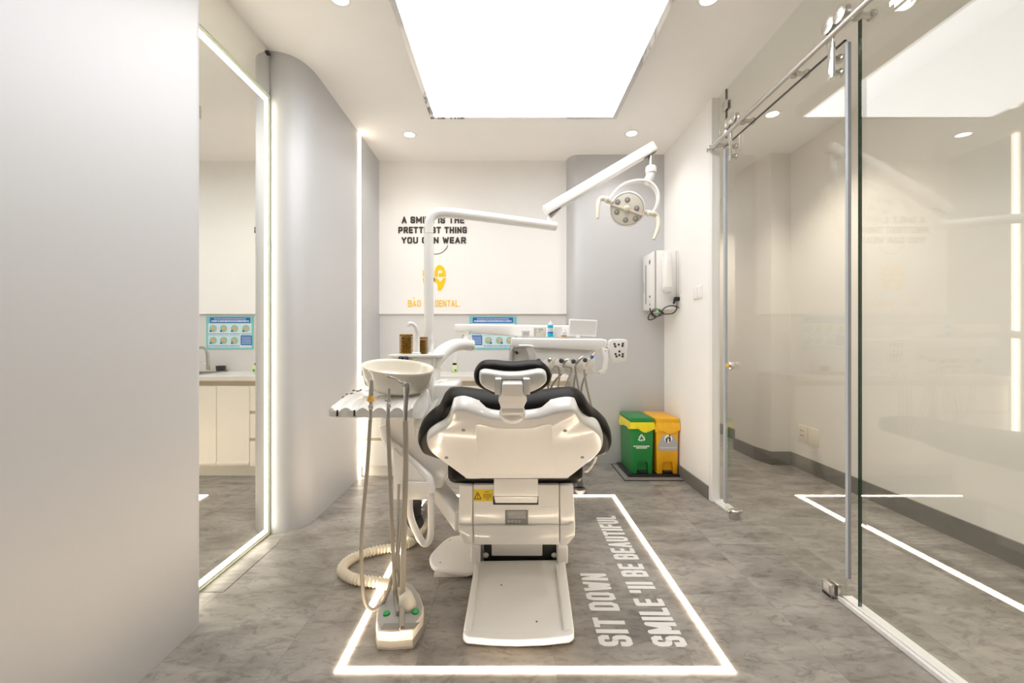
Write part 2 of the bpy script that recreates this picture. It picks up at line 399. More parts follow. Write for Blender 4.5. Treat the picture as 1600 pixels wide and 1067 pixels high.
k = M().lathe((XD-.006, kn.y, kn.z), [(.024, 0), (.026, .006), (.026, .020), (.020, .026)], (-1, 0, 0))
kn_o = obj('door_knob', k, CHROME, g)
obj('knob_cap', M().lathe((XD-.032, kn.y, kn.z), [(.011, 0), (.012, .004), (.010, .008)], (-1, 0, 0)), BRASS, kn_o)
XRL = 1.352; ZR = 2.366
def hanger(Y):
    h = obj('roller_hanger', M().prism([(XD-.022, Y-.017, 2.19), (XD-.022, Y+.017, 2.19), (XD-.022, Y+.017, 2.32), (XD-.022, Y+.028, 2.36),
            (XD-.022, Y+.028, 2.385), (XD-.022, Y+.01, 2.40), (XD-.022, Y-.03, 2.44), (XD-.022, Y-.075, 2.445), (XD-.022, Y-.078, 2.415), (XD-.022, Y-.045, 2.405), (XD-.022, Y-.017, 2.36)], (-.012, 0, 0), .004, 2), CHROME, g)
    obj('hanger_knob', M().lathe((XD-.034, Y+.016, 2.375), [(.017, 0), (.018, .006), (.012, .012)], (-1, 0, 0), 18), CHROME, h)
    for dz in (2.215, 2.275):
        obj('bolt', M().lathe((XD+.012, Y, dz), [(.019, 0), (.019, .008), (.012, .012), (.012, .03), (.010, .044), (.006, .047)], (-1, 0, 0), 20), STEEL, h)
    for dy, z in ((-.005, 2.408), (-.066, 2.408)):
        obj('roller_wheel', M().lathe((XRL+.012, Y+dy, z+.006), [(.030, -.004), (.034, 0), (.026, .008), (.026, .016), (.034, .024), (.022, .028)], (-1, 0, 0), 24), STEEL, h)
hanger(1.775); hanger(2.585)
r_ = thing('door_rail', 'round polished steel sliding rail above the glass door', 'rail', (XRL, 2.0, ZR))
obj('rail_tube', M().cyl((XRL, .1, ZR), (XRL, 2.83, ZR), .0125, seg=16), STEEL, r_)
obj('rail_end', M().box((XRL-.014, 2.80, ZR-.016), (XRL+.022, 2.842, ZR+.016), .003), STEEL, r_)
for Y in (.6, 1.655, 2.02, 2.46, 2.765):
    obj('rail_clamp', M().lathe((XG+.014, Y, ZR+.045 if Y > 1.7 and 0 else ZR), [(.020, 0), (.020, .012), (.011, .014), (.011, .052), (.019, .054), (.021, .066), (.015, .084), (.006, .088)], (-1, 0, 0), 20), STEEL, r_)
cl = thing('glass_clip', 'small square steel clip joining transom and side glass', 'clip', P(1138, 165, 2.73))
q = P(1138, 165, 2.735)
obj('clip_plate', M().box((XG-.014, q.y-.03, q.z-.03), (XG-.006, q.y+.03, q.z+.03), .002), STEEL, cl)
obj('clip_plate', M().box((XG+.007, q.y-.03, q.z-.03), (XG+.014, q.y+.03, q.z+.03), .002), STEEL, cl)
fg = thing('floor_guide', 'round steel floor guide holding the far end of the glass door', 'door guide', FZ(1148, 812))
q = FZ(1148, 810)
m = M().lathe((XD, q.y, 0), [(.030, 0), (.032, .01), (.030, .05), (.024, .056)], (0, 0, 1), 24)
obj('guide_body', m, STEEL, fg)
for s in (-1, 1): obj('guide_ear', M().lathe((XD+s*.030, q.y-.002, .042), [(.010, 0), (.012, .008), (.006, .016)], (s, 0, 0), 14), STEEL, fg)
fc = thing('door_stop', 'small steel clamp on the floor at the near edge of the glass door', 'door stop', (XD, 1.80, 0))
obj('clamp_body', M().box((XD-.020, 1.785, 0), (XD-.007, 1.84, .058), .002).box((XD+.007, 1.785, 0), (XD+.020, 1.84, .058), .002).box((XD-.020, 1.785, 0), (XD+.020, 1.84, .010), .001), STEEL, fc)
obj('clamp_insert', M().box((XD-.0225, 1.796, .018), (XD-.0201, 1.83, .05), .001), LGREY, fc)

# ------------------------------------------------------------------ mirror
XM = -1.337; y0, y1, z0, z1 = 1.645, 2.374, .004, 2.462
mi = thing('lit_mirror', 'tall wall mirror with a glowing border strip between the silver walls', 'mirror', (XM, 2.0, 0))
obj('mirror_glass', M().box((XM-.008, y0, z0), (XM, y1, z1)), MIRROR, mi)
a, b_ = .020, .032
m = M()
for lo, hi in (((y1-a-b_+.002, z0+a), (y1-a, z1-a)), ((y0+a, z0+a), (y1-a, z0+a+b_-.006)), ((y0+a, z1-a-b_), (y1-a, z1-a)), ((y0+a, z0+a), (y0+a+b_, z1-a))):
    m.box((XM, lo[0], lo[1]), (XM+.0012, hi[0], hi[1]))
obj('light_border', m, LEDM, mi)
m = M()
for lo, hi in (((y1-.006, z0), (y1, z1)), ((y0, z0), (y1, z0+.006)), ((y0, z1-.006), (y1, z1))):
    m.box((XM, lo[0], lo[1]), (XM+.002, hi[0], hi[1]))
obj('glass_edge', m, GEDGE, mi)
m2 = thing('upper_mirror', 'plain mirror strip above the lit mirror up to the ceiling', 'mirror', (XM, 2.0, 2.466))
obj('mirror_glass', M().box((XM-.008, y0, 2.468), (XM, y1, H-.002)), MIRROR, m2)
for yy in (y1-.012, ):
    obj('clip', M().box((XM, yy-.022, H-.035), (XM+.010, yy+.008, H-.02), .003), DARK, m2)
obj('floor_inset', M().box((-1.335, 1.833, 0), (-1.232, 2.275, .0022), .0005, 1), FLOOR)['kind'] = 'structure'
bpy.data.objects['floor_inset'].name = 'trim_5'

# ------------------------------------------------------------------ ceiling lights
px0, px1, py0, py1, pz = -.535, .757, 1.0, 2.95, 2.632
lp = thing('ceiling_light_panel', 'large glowing rectangular ceiling light panel with polished metal border', 'light panel', (.11, 1.5, pz))
b = .028
obj('diffuser', M().box((px0+b, py0+b, pz+.002), (px1-b, py1-b, pz+.006)), PANEL, lp)
m = M()
for lo, hi in (((px0, py0), (px0+b, py1)), ((px1-b, py0), (px1, py1)), ((px0+b, py1-b), (px1-b, py1)), ((px0+b, py0), (px1-b, py0+b))):
    m.box((lo[0], lo[1], pz), (hi[0], hi[1], H))
obj('border_frame', m, FRAMEM, lp)
obj('back_box', M().box((px0+b, py0+b, pz+.01), (px1-b, py1-b, H)), WPL2, lp)
dl = [((640, 210), 'round recessed downlight in the ceiling left of the operating lamp'), ((987, 208), 'round recessed downlight in the ceiling above the operating lamp'),
      ((531, -3), 'round recessed downlight at the top left of the ceiling'), ((1108, -3), 'round recessed downlight at the top right of the room ceiling'),
      ((1207, 178), 'round recessed downlight in the hallway ceiling beyond the sliding door')]
def downlight(x, y, label, pw, hall=False):
    d = thing('downlight', label, 'downlight', (x, y, H), 'round ceiling downlights')
    obj('trim_ring', M().lathe((x, y, H), [(.040, -.004), (.054, -.004), (.056, 0), (.056, .003), (.040, .003), (.040, -.004)], (0, 0, 1), 28, cap0=False, cap1=False), WPL2, d)
    obj('lens', M().lathe((x, y, H), [(.040, -.0025), (.040, .001)], (0, 0, 1), 28), DOWN, d)
    l = bpy.data.lights.new('downlight_beam', 'SPOT'); l.energy = pw; l.color = (1, .89, .76) if hall else (1, .95, .89); l.spot_size = 2.0 if hall else 2.3; l.spot_blend = .8; l.shadow_soft_size = .04
    lo = bpy.data.objects.new('downlight_beam', l); C.objects.link(lo); lo.parent = d; lo.location = (0, 0, -.012)
for i, ((x, y), lb) in enumerate(dl):
    Y = FPX*(H-CH)/(VY-y); downlight((x-VX)/FPX*Y, Y, lb, HALL_W if i == 4 else DOWN_W, i == 4)
for hx, hy, lb in ((1.93, 1.0, 'added unseen hallway downlight level with the fixed glass'), (1.93, -.6, 'added unseen hallway downlight behind the viewer'), (1.93, 4.9, 'added unseen downlight at the far end of the hallway')):  # extra lamps out of view, added to brighten the hallway
    downlight(hx, hy, lb, HALL_W, True)

# ------------------------------------------------------------------ light strips
ls = thing('wall_light_strip', 'thin vertical warm light strip on the silver left wall', 'light strip', (-1.17, 3.33, 0))
obj('diffuser', M().box((-1.17, 3.312, .0), (-1.163, 3.35, H-.003)), LEDS, ls)
fl = thing('floor_light_frame', 'glowing rectangle of warm light strips set in the floor around the chair', 'light strip', (.09, 2.17, 0))
A = FZ(522.6, 1049.2); xl, xr, yf, yb = -.571, .752, 1.391, 2.966; wd = .023
for lo, hi in (((xl, yf), (xr, yf+wd)), ((xl, yb-wd), (xr, yb)), ((xl, yf+wd), (xl+wd, yb-wd)), ((xr-wd, yf+wd), (xr, yb-wd))):
    obj('light_strip', M().box((lo[0], lo[1], -.002), (hi[0], hi[1], .003)), LEDW, fl)

# ------------------------------------------------------------------ lettering
def wl(txt, x0, x1, yt, yb_, pen, name, mat, par, th=.006, gap=.28):
    Yw = YB-.02; a = P(x0, yb_, Yw); b2 = P(x1, yt, Yw)
    letters(text_mesh(txt, a, (1, 0, 0), (0, 0, 1), b2.x-a.x, b2.z-a.z, pen, th, (0, -1, 0), gap), mat, par)
Yw = YB-.02
s1 = thing('slogan_lettering', 'black raised slogan in three lines on the white back wall', 'lettering', P(676, 360, Yw))
wl('A SMILE IS THE', 628, 725.5, 338.5, 349, .0128, 'text_line', INK, s1)
wl('PRETTIEST THING', 622.5, 729.5, 354.5, 364.5, .0128, 'text_line', INK, s1)
wl('YOU CAN WEAR', 627.5, 728, 370.5, 380.5, .0128, 'text_line', INK, s1)
cpt = [P(661+0*k, 383, Yw) for k in range(1)]
arcp = [P(681+20*math.sin(t), 376+21*math.cos(t), Yw-.003) for t in [(-70+k*10)*PI/180 for k in range(15)]]
obj('smile_curve', M().tube(arcp, .0028, 6), INK, s1)
# tooth shaped emblem, two mirrored halves
lg = thing('tooth_emblem', 'yellow tooth shaped emblem on the white back wall', 'emblem', P(680, 433, Yw))
def em_half(sg):
    cx = 678.6
    def q(x, y): return P(cx+sg*(x-cx), y, Yw)
    up = [(677.8+1.5, 432), (679.3, 424), (681, 418), (685, 414), (689, 414.5), (693.5, 418), (696.2, 424), (696.6, 432), (685.5, 432), (685.5, 427), (691, 427), (691, 423), (688, 420.5), (685, 422), (684, 425), (684, 432)]
    lo = [(677.8, 434.5), (681.5, 434.5), (684.5, 436), (687.5, 440), (691, 438), (692, 434.5), (696.6, 434.5), (695.5, 441), (692, 449), (689, 453.5), (686.5, 454.5), (684, 453), (684.2, 447), (683, 442.5), (680.5, 440), (677.8, 439)]
    m = M()
    for pl in (up, lo): m.prism([q(*p) for p in pl], (0, -.006, 0))
    return m
obj('emblem_half', em_half(1), GOLD, lg); obj('emblem_half', em_half(-1), GOLD, lg)
nm = thing('name_lettering', 'thin gold clinic name under the tooth emblem', 'lettering', P(678, 474, Yw))
wl('BAO', 637.5, 657.5, 469, 479, .007, 'text_line', GOLD, nm, .005)
obj('accent_mark', M().tube([P(645.2, 467.3, Yw-.002), P(646.3, 466.5, Yw-.002), P(647, 465.6, Yw-.002), P(646.3, 464.6, Yw-.002), P(645.4, 464.6, Yw-.002)], .0028, 6), GOLD, nm)
wl('DENTAL.', 680, 718.5, 469, 479, .007, 'text_line', GOLD, nm, .005)
ft = thing('floor_lettering', 'white capital letters on the floor inside the glowing rectangle', 'floor lettering', (.5, 2.0, 0))
dv = V((.017, 1, 0)).normalized(); upv = V((-1, .017, 0))
letters(text_mesh('SIT DOWN', (.452, 1.508, .0003), dv, upv, .468, .121, .0215, .0008, (0, 0, 1), .30), DECAL, ft)
letters(text_mesh("SMILE 'll BE BEAUTIFUL", (.646, 1.506, .0003), dv, upv, 1.115, .121, .0215, .0008, (0, 0, 1), .30), DECAL, ft)

# ------------------------------------------------------------------ dental chair
def px2(pts, fn): return [fn(*p) for p in pts]
ch = thing('dental_chair', 'white dental chair with black upholstery seen from behind in the middle of the room', 'dental chair', (.04, 1.9, 0))
# base plate with raised rim
o1 = px2([(724, 988), (722.5, 996), (729, 1000), (770, 1003.5), (810, 1004.5), (850, 1003), (890, 999), (897.5, 995), (896.5, 986), (883, 878), (742, 880)], lambda x, y: FZ(x, y, .022))
base = obj('base_plate', M().prism([V((p.x, p.y, .003)) for p in o1], (0, 0, .034), .012, 3, .6), WPL2, ch)
mL = M(); zt = .058
for pl in ([(724, 985), (736, 992), (750, 885), (742, 880)], [(881.5, 990), (897, 985), (883, 878), (868, 885)]):
    mL.prism([V((p.x, p.y, .03)) for p in px2(pl, lambda x, y: FZ(x, y, .05))], (0, 0, zt-.03), .007, 3)
fr = [(724, 984), (734, 983), (770, 986.5), (810, 987.5), (850, 986), (887, 982), (897, 984), (896, 989), (889, 993), (850, 997), (810, 998.5), (770, 997.5), (731, 994), (724.5, 990)]
mL.prism([V((p.x, p.y, .03)) for p in px2(fr, lambda x, y: FZ(x, y, .055))], (0, 0, .024), .006, 3)
obj('raised_rim', mL, WPL2, base)
pads = px2([(671, 876), (674, 866), (689, 850), (700, 842), (712, 838.5), (745, 838.5), (745, 892), (690, 890.5), (676, 886.5)], lambda x, y: FZ(x, y, .03))
obj('side_foot', M().prism([V((p.x, p.y, .012)) for p in cr(pads, 3)], (0, 0, .026), .010, 3, .6).box((-.34, 1.95, 0), (-.20, 2.2, .013)), WPL2, base)
for p in ((688, 879), (703, 844), (783.5, 914), (838.5, 971)): obj('screw', M().lathe(FZ(*p, .0375), [(.0035, -.002), (.0035, .0012), (.002, .002)], (0, 0, 1), 8), DARK, base)
# lift column, and a black box painting the shade of the hinge gap
obj('hinge_gap_shade', M().box((-.115, 2.045, .012), (.245, 2.14, .10), .004), BLACK, ch, label='black block painting the shade of the gap at the lift column foot')
col = obj('lift_column', M().box((-.125, 2.06, .062), (.252, 2.30, .26), .012, 3).box((-.078, 2.042, .048), (.170, 2.10, .26), .006, 2), WPL2, ch)
for x0, x1 in ((-.176, -.128), (.236, .288)):
    obj('hinge_block', M().box((x0, 2.00, .03), (x1, 2.20, .115), .010, 3), WPL2, ch)
for x in (-.105, .225): obj('hinge_bolt', M().lathe((x, 2.044, .055), [(.014, 0), (.014, .008), (.008, .012)], (0, -1, 0), 14), STEEL, ch)
# housing under the seat: centre cover and two side covers
Yh = 1.86
def hp(x, y): return P(x, y, Yh)
cen_u = [hp(739.5, 757.5), hp(873.5, 757.5), hp(874, 822), hp(739.3, 822)]
cen_l = [P(739.3, 821.5, Yh-.012), P(874, 821.5, Yh-.012), P(874, 851.5, Yh-.012), P(739.8, 851.5, Yh-.012)]
hs = obj('rear_cover', M().prism(cen_u, (0, .55, 0), .004, 2).prism(cen_l, (0, .55, 0), .006, 3), WPL, ch)
for sg in (0, 1):
    if sg == 0:
        u = [(717.5, 758), (738.4, 758), (738.4, 822), (716, 822)]; l = [(715.5, 819), (722, 821.5), (738.4, 821.5), (739, 851.5), (727, 850), (719.5, 839), (716, 828)]
    else:
        u = [(874.8, 758), (896, 758), (899, 822), (875, 822)]; l = [(875, 821.5), (889, 821.5), (893.5, 816.5), (899, 818.5), (898.5, 838), (887.5, 851.8), (875, 851.5)]
    obj('side_cover', M().prism(px2(u, hp), (0, .55, 0), .007, 3).prism([P(x, y, Yh-.012) for x, y in l], (0, .55, 0), .007, 3), WPL, ch)
obj('cover_trim', M().prism([P(848, 792.3, Yh-.002), P(870, 792.3, Yh-.002), P(870, 793.6, Yh-.002), P(848, 793.6, Yh-.002)], (0, .004, 0)), PWHITE, hs)
obj('recess', M().prism([P(770.5, 775.5, Yh-.0035), P(841.3, 775.5, Yh-.0035), P(841.3, 788.6, Yh-.0035), P(770.5, 788.6, Yh-.0035)], (0, .01, 0)), BLACK, ch)  # black slab painted as the shade of the gap below the link
lk = M().prism([P(771.6, 745, Yh-.03), P(840.8, 745, Yh-.03), P(840.6, 775.6, Yh-.03), P(771.8, 775.6, Yh-.03)], (0, .09, 0), .004, 2)
lk.prism([P(771.8, 775.8, Yh-.03), P(840.6, 775.8, Yh-.03), P(839.6, 786, Yh-.018), P(774, 786, Yh-.018)], (0, .05, 0), .003, 2)
obj('back_link', lk, WPL, ch)
st = obj('warning_sticker', M().prism([P(740.2, 765.2, Yh-.0015), P(769.9, 765.2, Yh-.0015), P(769.9, 782.8, Yh-.0015), P(740.2, 782.8, Yh-.0015)], (0, .003, 0)), WARN, ch, label='yellow warning sticker with black triangle')
tri = [P(746.4, 769.3, Yh-.002), P(752, 779.4, Yh-.002), P(740.9+.2, 779.4, Yh-.002)]
m = M()
for i in range(3): m.tube([tri[i], tri[(i+1) % 3]], .0016, 5)
m.tube([P(746.5, 772.4, Yh-.002), P(746.5, 776, Yh-.002)], .0014, 5).ball(P(746.5, 777.8, Yh-.002), .0016)
obj('warning_symbol', m, INK, st)
m = M()
for x0, x1, y in ((757.5, 764, 768.6), (755, 768.8, 772.4), (755.2, 768, 774.8), (755, 768.6, 777.2), (760, 764, 780)):
    x = x0
    while x < x1:
        wd_ = random.uniform(.8, 2.2); m.prism([P(x, y-.55, Yh-.0018), P(min(x+wd_, x1), y-.55, Yh-.0018), P(min(x+wd_, x1), y+.55, Yh-.0018), P(x, y+.55, Yh-.0018)], (0, .0004, 0)); x += wd_+.45
obj('print', m, INK, st)
rp_ = obj('rating_plate', M().prism([P(789.3, 797.2, Yh-.002), P(825.2, 797.2, Yh-.002), P(825.2, 819.6, Yh-.002), P(789.3, 819.6, Yh-.002)], (0, .004, 0), .0008, 1), PLATE, ch, label='grey metal rating plate')
m = M()
for r in range(5):
    x = 793+random.uniform(0, 2)
    while x < 821:
        wd_ = random.uniform(.8, 3); y = 799.6+r*2.35
        m.prism([P(x, y-.5, Yh-.0024), P(min(x+wd_, 822), y-.5, Yh-.0024), P(min(x+wd_, 822), y+.5, Yh-.0024), P(x, y+.5, Yh-.0024)], (0, .0004, 0)); x += wd_+.6
for x in (795, 800.5, 806, 811.5): m.lathe(P(x, 814.5, Yh-.0018), [(.005, 0), (.005, .0008), (.0033, .0008), (.0033, 0)], (0, -1, 0), 12, cap0=False, cap1=False)
obj('print', m, LGREY, rp_)
# seat cushion and leg rest (mostly hidden behind the backrest)
ss = [(-.272, 1.97), (-.262, 1.905), (-.20, 1.878), (.04, 1.874), (.27, 1.878), (.332, 1.905), (.344, 1.97), (.36, 2.3), (.33, 2.5), (.25, 2.66), (.22, 2.95), (.15, 3.04), (.04, 3.06), (-.07, 3.04), (-.14, 2.95), (-.17, 2.66), (-.25, 2.5), (-.28, 2.3)]
seat = obj('seat_cushion', M().puffy([V((x, y, .418)) for x, y in cr([V((x, y, 0)) for x, y in ss], 4) for x, y in [(x, y)]] if False else [V((p.x, p.y, .449)) for p in cr([V((x, y, 0)) for x, y in ss], 4)], (0, 0, 1), [(-.03, 0), (-.010, .004), (0, .025), (0, .070), (-.012, .090), (-.04, .098)]), BLACKV, ch, 60)
# backrest
nB = V((0, .7826, .6225)); oB = P(800, 752, 1.80)
def bk(h=0):
    return lambda x, y: PL(x, y, oB+nB*h, nB)
def c5(pts): return [(640+x/3.138, 550+y/3.138) for x, y in pts]
sh = c5([(215, 287), (262, 279), (330, 299), (385, 318), (440, 326), (510, 328), (580, 324), (640, 316), (700, 297), (770, 284), (818, 290), (838, 318), (858, 342), (905, 372), (940, 402), (955, 440), (947, 482), (915, 520), (850, 572), (790, 618), (772, 627), (660, 628), (520, 629), (390, 629), (280, 627), (262, 618), (200, 573), (138, 528), (95, 492), (78, 452), (88, 420), (125, 392), (168, 365), (190, 335), (200, 305)])
shp = cr(px2(sh, bk()), 4)
shell = obj('backrest_shell', M().puffy(shp, nB, [(0, .065), (0, .030), (-.0015, .018), (-.005, .008), (-.009, .0025), (-.014, 0)]), WPL, ch, 50)
rec = c5([(330, 352), (420, 368), (510, 372), (600, 368), (690, 352), (702, 420), (706, 520), (706, 580), (690, 600), (510, 604), (340, 600), (322, 580), (322, 520), (326, 420)])
obj('raised_panel', M().puffy(cr(px2(rec, bk()), 4), nB, [(0, .004), (0, -.0003), (-.002, -.0013), (-.005, -.0018)]), WPL, shell, 50)
for x, y in ((724, 672), (883, 673), (697.5, 715), (910, 714.5)):
    obj('screw', M().lathe(PL(x, y, oB-nB*.0005, nB), [(.0075, -.002), (.0075, .001), (.005, .0016)], -nB, 10), TAUPE, shell)
cu = c5([(200, 206), (270, 206), (360, 218), (440, 226), (510, 228), (580, 226), (660, 216), (740, 206), (810, 206), (855, 226), (880, 262), (905, 296), (945, 326), (975, 358), (988, 400), (984, 436), (962, 462), (920, 478), (860, 500), (770, 535), (520, 545), (270, 535), (170, 498), (112, 480), (72, 464), (52, 440), (42, 405), (56, 358), (88, 322), (130, 292), (152, 255), (168, 222)])
cup = cr(px2(cu, bk(.085)), 4)
obj('backrest_cushion', M().puffy([p-nB*.085 for p in cup], nB, [(-.025, .04), (-.012, .043), (-.003, .060), (0, .085), (-.004, .115), (-.014, .137), (-.026, .146)]), BLACKV, ch, 70)
# headrest
nH = V((0, .954, .30)); oH = P(800, 600, 1.37)
def hr(h=0): return lambda x, y: PL(x, y, oH+nH*h, nH)
def c7(pts): return [(720+x/9.7, 555+y/9.7) for x, y in pts]
hsx = c7([(272, 330), (285, 282), (330, 258), (400, 255), (520, 272), (650, 288), (785, 292), (920, 286), (1060, 266), (1180, 250), (1250, 262), (1298, 300), (1312, 360), (1308, 420), (1270, 470), (1180, 535), (1060, 588), (960, 604), (780, 610), (600, 604), (500, 588), (390, 540), (310, 480), (275, 420)])
hsh = obj('headrest_shell', M().puffy(cr(px2(hsx, hr()), 4), nH, [(0, .05), (0, .022), (-.0015, .012), (-.005, .004), (-.009, 0)]), WPL, ch, 50)
hcx = c7([(197, 300), (208, 230), (250, 150), (320, 100), (400, 84), (520, 84), (650, 98), (785, 106), (920, 98), (1040, 86), (1140, 86), (1240, 110), (1320, 175), (1362, 250), (1370, 310), (1345, 390), (1300, 450), (1190, 520), (1050, 580), (780, 600), (520, 575), (400, 525), (275, 455), (215, 385)])
hcp = cr(px2(hcx, hr(.06)), 4)
obj('headrest_cushion', M().puffy([p-nH*.06 for p in hcp], nH, [(-.016, .03), (-.010, .032), (-.003, .042), (0, .06), (-.004, .082), (-.010, .096), (-.018, .104)]), BLACKV, ch, 70)
for a_, b_ in (((515, 362), (614, 604)), ((946, 362), (1052, 604))):
    q = c7([(a_[0], a_[1]), (b_[0], a_[1]), (b_[0], b_[1]), (a_[0], b_[1])])
    obj('headrest_bracket', M().prism(px2(q, hr(-.016)), nH*.03, .003, 2), WPL, hsh)
obj('bracket_slot', M().prism(px2(c7([(612, 366), (948, 366), (948, 606), (612, 606)]), hr(-.001)), nH*.01), TAUPE, hsh)
nk = c7([(622, 436), (942, 436), (944, 600), (1000, 650), (1006, 700), (975, 760), (958, 810), (600, 810), (596, 770), (568, 710), (572, 660), (620, 600)])
nk = [(x, y) for x, y in nk]
def nkp(x, y):
    t = min(max((y-617)/20, 0), 1); return P(x, y, 1.338+.10*t)
obj('headrest_neck', M().prism(px2(nk, nkp), (0, .035, .012), .006, 3, .6), WPL, ch)
m = M().ball(PL(800.6, 645, oB-nB*.022, nB), .047, 1, .62, .86)
m.cyl(P(784, 637, 1.475), P(817, 637, 1.475), .026, seg=20)
obj('neck_knuckle', m, WPL, ch, 60)
# arm towards the dental unit
m = M().prism([V((-.24, 1.93, .215)), V((-.24, 1.93, .305)), V((-.385, 2.17, .345)), V((-.385, 2.17, .265))], (.055, .065, 0), .008, 3)
obj('support_arm', m, WPL2, ch)

# ------------------------------------------------------------------ foot control behind the chair
fcn = thing('foot_control', 'dark grey round ended foot control on the floor behind the chair', 'foot control', FZ(906, 771))
a_ = FZ(906, 771); c_ = P(904.5, 730, a_.y+.35)
m = M().lathe(a_+V((0, .02, .0)), [(.044, 0), (.047, .006), (.047, .030), (.040, .038)], (0, 0, 1), 24).tube([a_+V((-.004, .03, .03)), a_+V((-.012, .10, .15)), a_+V((-.02, .14, .26))], [.036, .030, .024], 16)
obj('pedal_body', m, GREYPL if False else DARK, fcn)
cbl = obj('cable', M().tube([P(914, 737, 2.55), P(918, 736, 2.6), P(926, 726, 2.6), P(931, 716, 2.6), P(932, 700, 2.5)], .006, 8, 5), IVORY, fcn)

# ------------------------------------------------------------------ dental unit beside the chair
un = thing('dental_unit', 'white dental water unit with spittoon standing left of the chair', 'dental unit', (-.5, 2.15, 0))
def pp(pts, Y): return [P(x, y, Y) for x, y in pts]
body = pp([(593, 640), (592, 682), (597, 692), (606, 698), (614, 700), (640, 722), (668, 748), (676, 764), (690, 764), (700, 742), (712, 700), (712, 600), (660, 600), (640, 606), (620, 620), (600, 628)], 2.06)
obj('unit_body', M().prism(body, (0, .30, 0), .014, 3, .4), WPL, un)
obj('unit_lower_box', M().prism(pp([(614, 700), (640, 724), (671, 756), (671, 781), (614, 781)], 2.0), (0, .22, 0), .006, 2).prism(pp([(622, 754), (671, 754), (671, 781), (622, 781)], 1.985), (0, .02, 0), .003, 2), WPL, un)
# sloping side wing
m = M().prism([P(645, 604, 1.98), P(688, 596, 2.12), P(698, 596.5, 2.18), P(699, 606, 2.18), P(676, 640, 2.0), P(655, 672, 1.95), P(645, 668, 1.9)], (.0, .10, .008), .012, 3, .4)
obj('side_wing', m, WPL, un)
obj('corner_post', M().tube([P(598, 664, 2.035), P(606, 690, 2.035), P(622, 703, 2.035), P(650, 728, 2.035), P(667, 744, 2.02), P(672, 754, 2.01), P(674, 770, 2.0)], .021, 12, 5), WPL, un)
lp_ = [P(672.5, 770, 2.0), P(673.5, 800, 2.0), P(673, 832, 2.0), P(669, 847, 2.0), P(661, 848, 2.0), P(652, 833, 2.0), P(644, 815, 2.0), P(640, 796, 2.0), P(640, 778, 2.0)]
obj('loop_bracket', M().tube(lp_, .0165, 12, 5), WPL, un)
# corrugated black waste conduit inside the loop
def corrugated(pts, r, k, pitch=.009, amp=.12):
    q = cr([V(p) for p in pts], 12, False); L = [0]
    for i in range(1, len(q)): L.append(L[-1]+(q[i]-q[i-1]).length)
    n = int(L[-1]/pitch)*2; out = []; rr = []; j = 0
    for i in range(n+1):
        s = L[-1]*i/n
        while j < len(L)-2 and L[j+1] < s: j += 1
        t = (s-L[j])/max(L[j+1]-L[j], 1e-9); out.append(q[j].lerp(q[j+1], t)); rr.append(r*(1+amp*(1 if i % 2 else -1)))
    return M().tube(out, rr, k)
obj('waste_conduit', corrugated([P(648, 784, 2.08), P(646, 800, 2.10), P(650, 816, 2.16), FZ(660, 800, .03)], .034, 14), DARK, un)
obj('waste_conduit', corrugated([P(672, 786, 2.25), P(662, 802, 2.2), P(650, 822, 2.22), FZ(640, 836, .03)], .026, 14), GREYPL, un)
# unit head with ledge and taps
obj('unit_head', M().box((-.575, 2.10, .925), (-.37, 2.33, 1.008), .012, 3).box((-.592, 2.088, 1.006), (-.335, 2.345, 1.0205), .005, 2).box((-.45, 2.05, .62), (-.36, 2.28, .95), .01, 2), WPL, un)
for x in (626.5, 634.5): obj('water_nozzle', M().lathe(P(x, 558, 2.092), [(.011, 0), (.013, .006), (.010, .03), (.007, .034)], (0, -.5, -1), 12), BLACK, un)
obj('level_sensor', M().box(P(648, 562, 2.10)-V((.007, .01, .008)), P(648, 562, 2.10)+V((.007, .01, .008)), .002), LGREEN, un)
fl_ = M().tube([P(650.5, 553.5, 2.15), P(650.8, 545, 2.15), P(652, 526, 2.15), P(650, 513, 2.14), P(645.5, 507, 2.13), P(640.5, 505.5, 2.12), P(638.6, 507.5, 2.115), P(638.6, 511, 2.115)], [.019, .017, .012, .0105, .010, .0095, .009, .0075], 14, 6)
obj('cup_filler', fl_.lathe(P(650.5, 553.5, 2.15), [(.024, -.002), (.024, .006), (.019, .012)], (0, 0, 1), 18), WPL, un)
# spittoon bowl, tipped towards the viewer
R = Matrix.Rotation(math.radians(10.5), 3, 'X') @ Matrix.Rotation(math.radians(5.5), 3, 'Y')
cB = P(622, 573.5, 1.92); ax = R @ V((0, 0, 1)); bx = R @ V((1, 0, 0)); by = R @ V((0, 1, 0))
def bring(r, h, dx=0, k=40):
    return [cB+bx*(math.cos(2*PI*i/k)*r+dx)+by*(math.sin(2*PI*i/k)*r*.80)+ax*h for i in range(k)]
m = M().rings([bring(*a) for a in [(.05, -.118, .006), (.055, -.112, .006), (.125, -.100, .004), (.146, -.080, .002), (.156, -.04), (.162, -.008), (.1635, 0), (.1615, .004), (.156, .003), (.150, -.01), (.142, -.04), (.115, -.066), (.03, -.078)]])
bowl = obj('spittoon_bowl', m, CREAM, un, 60)
obj('bowl_foot', M().rings([bring(.062, -.135, .006), bring(.066, -.13, .006), bring(.064, -.112, .006)]), IVORY, bowl)
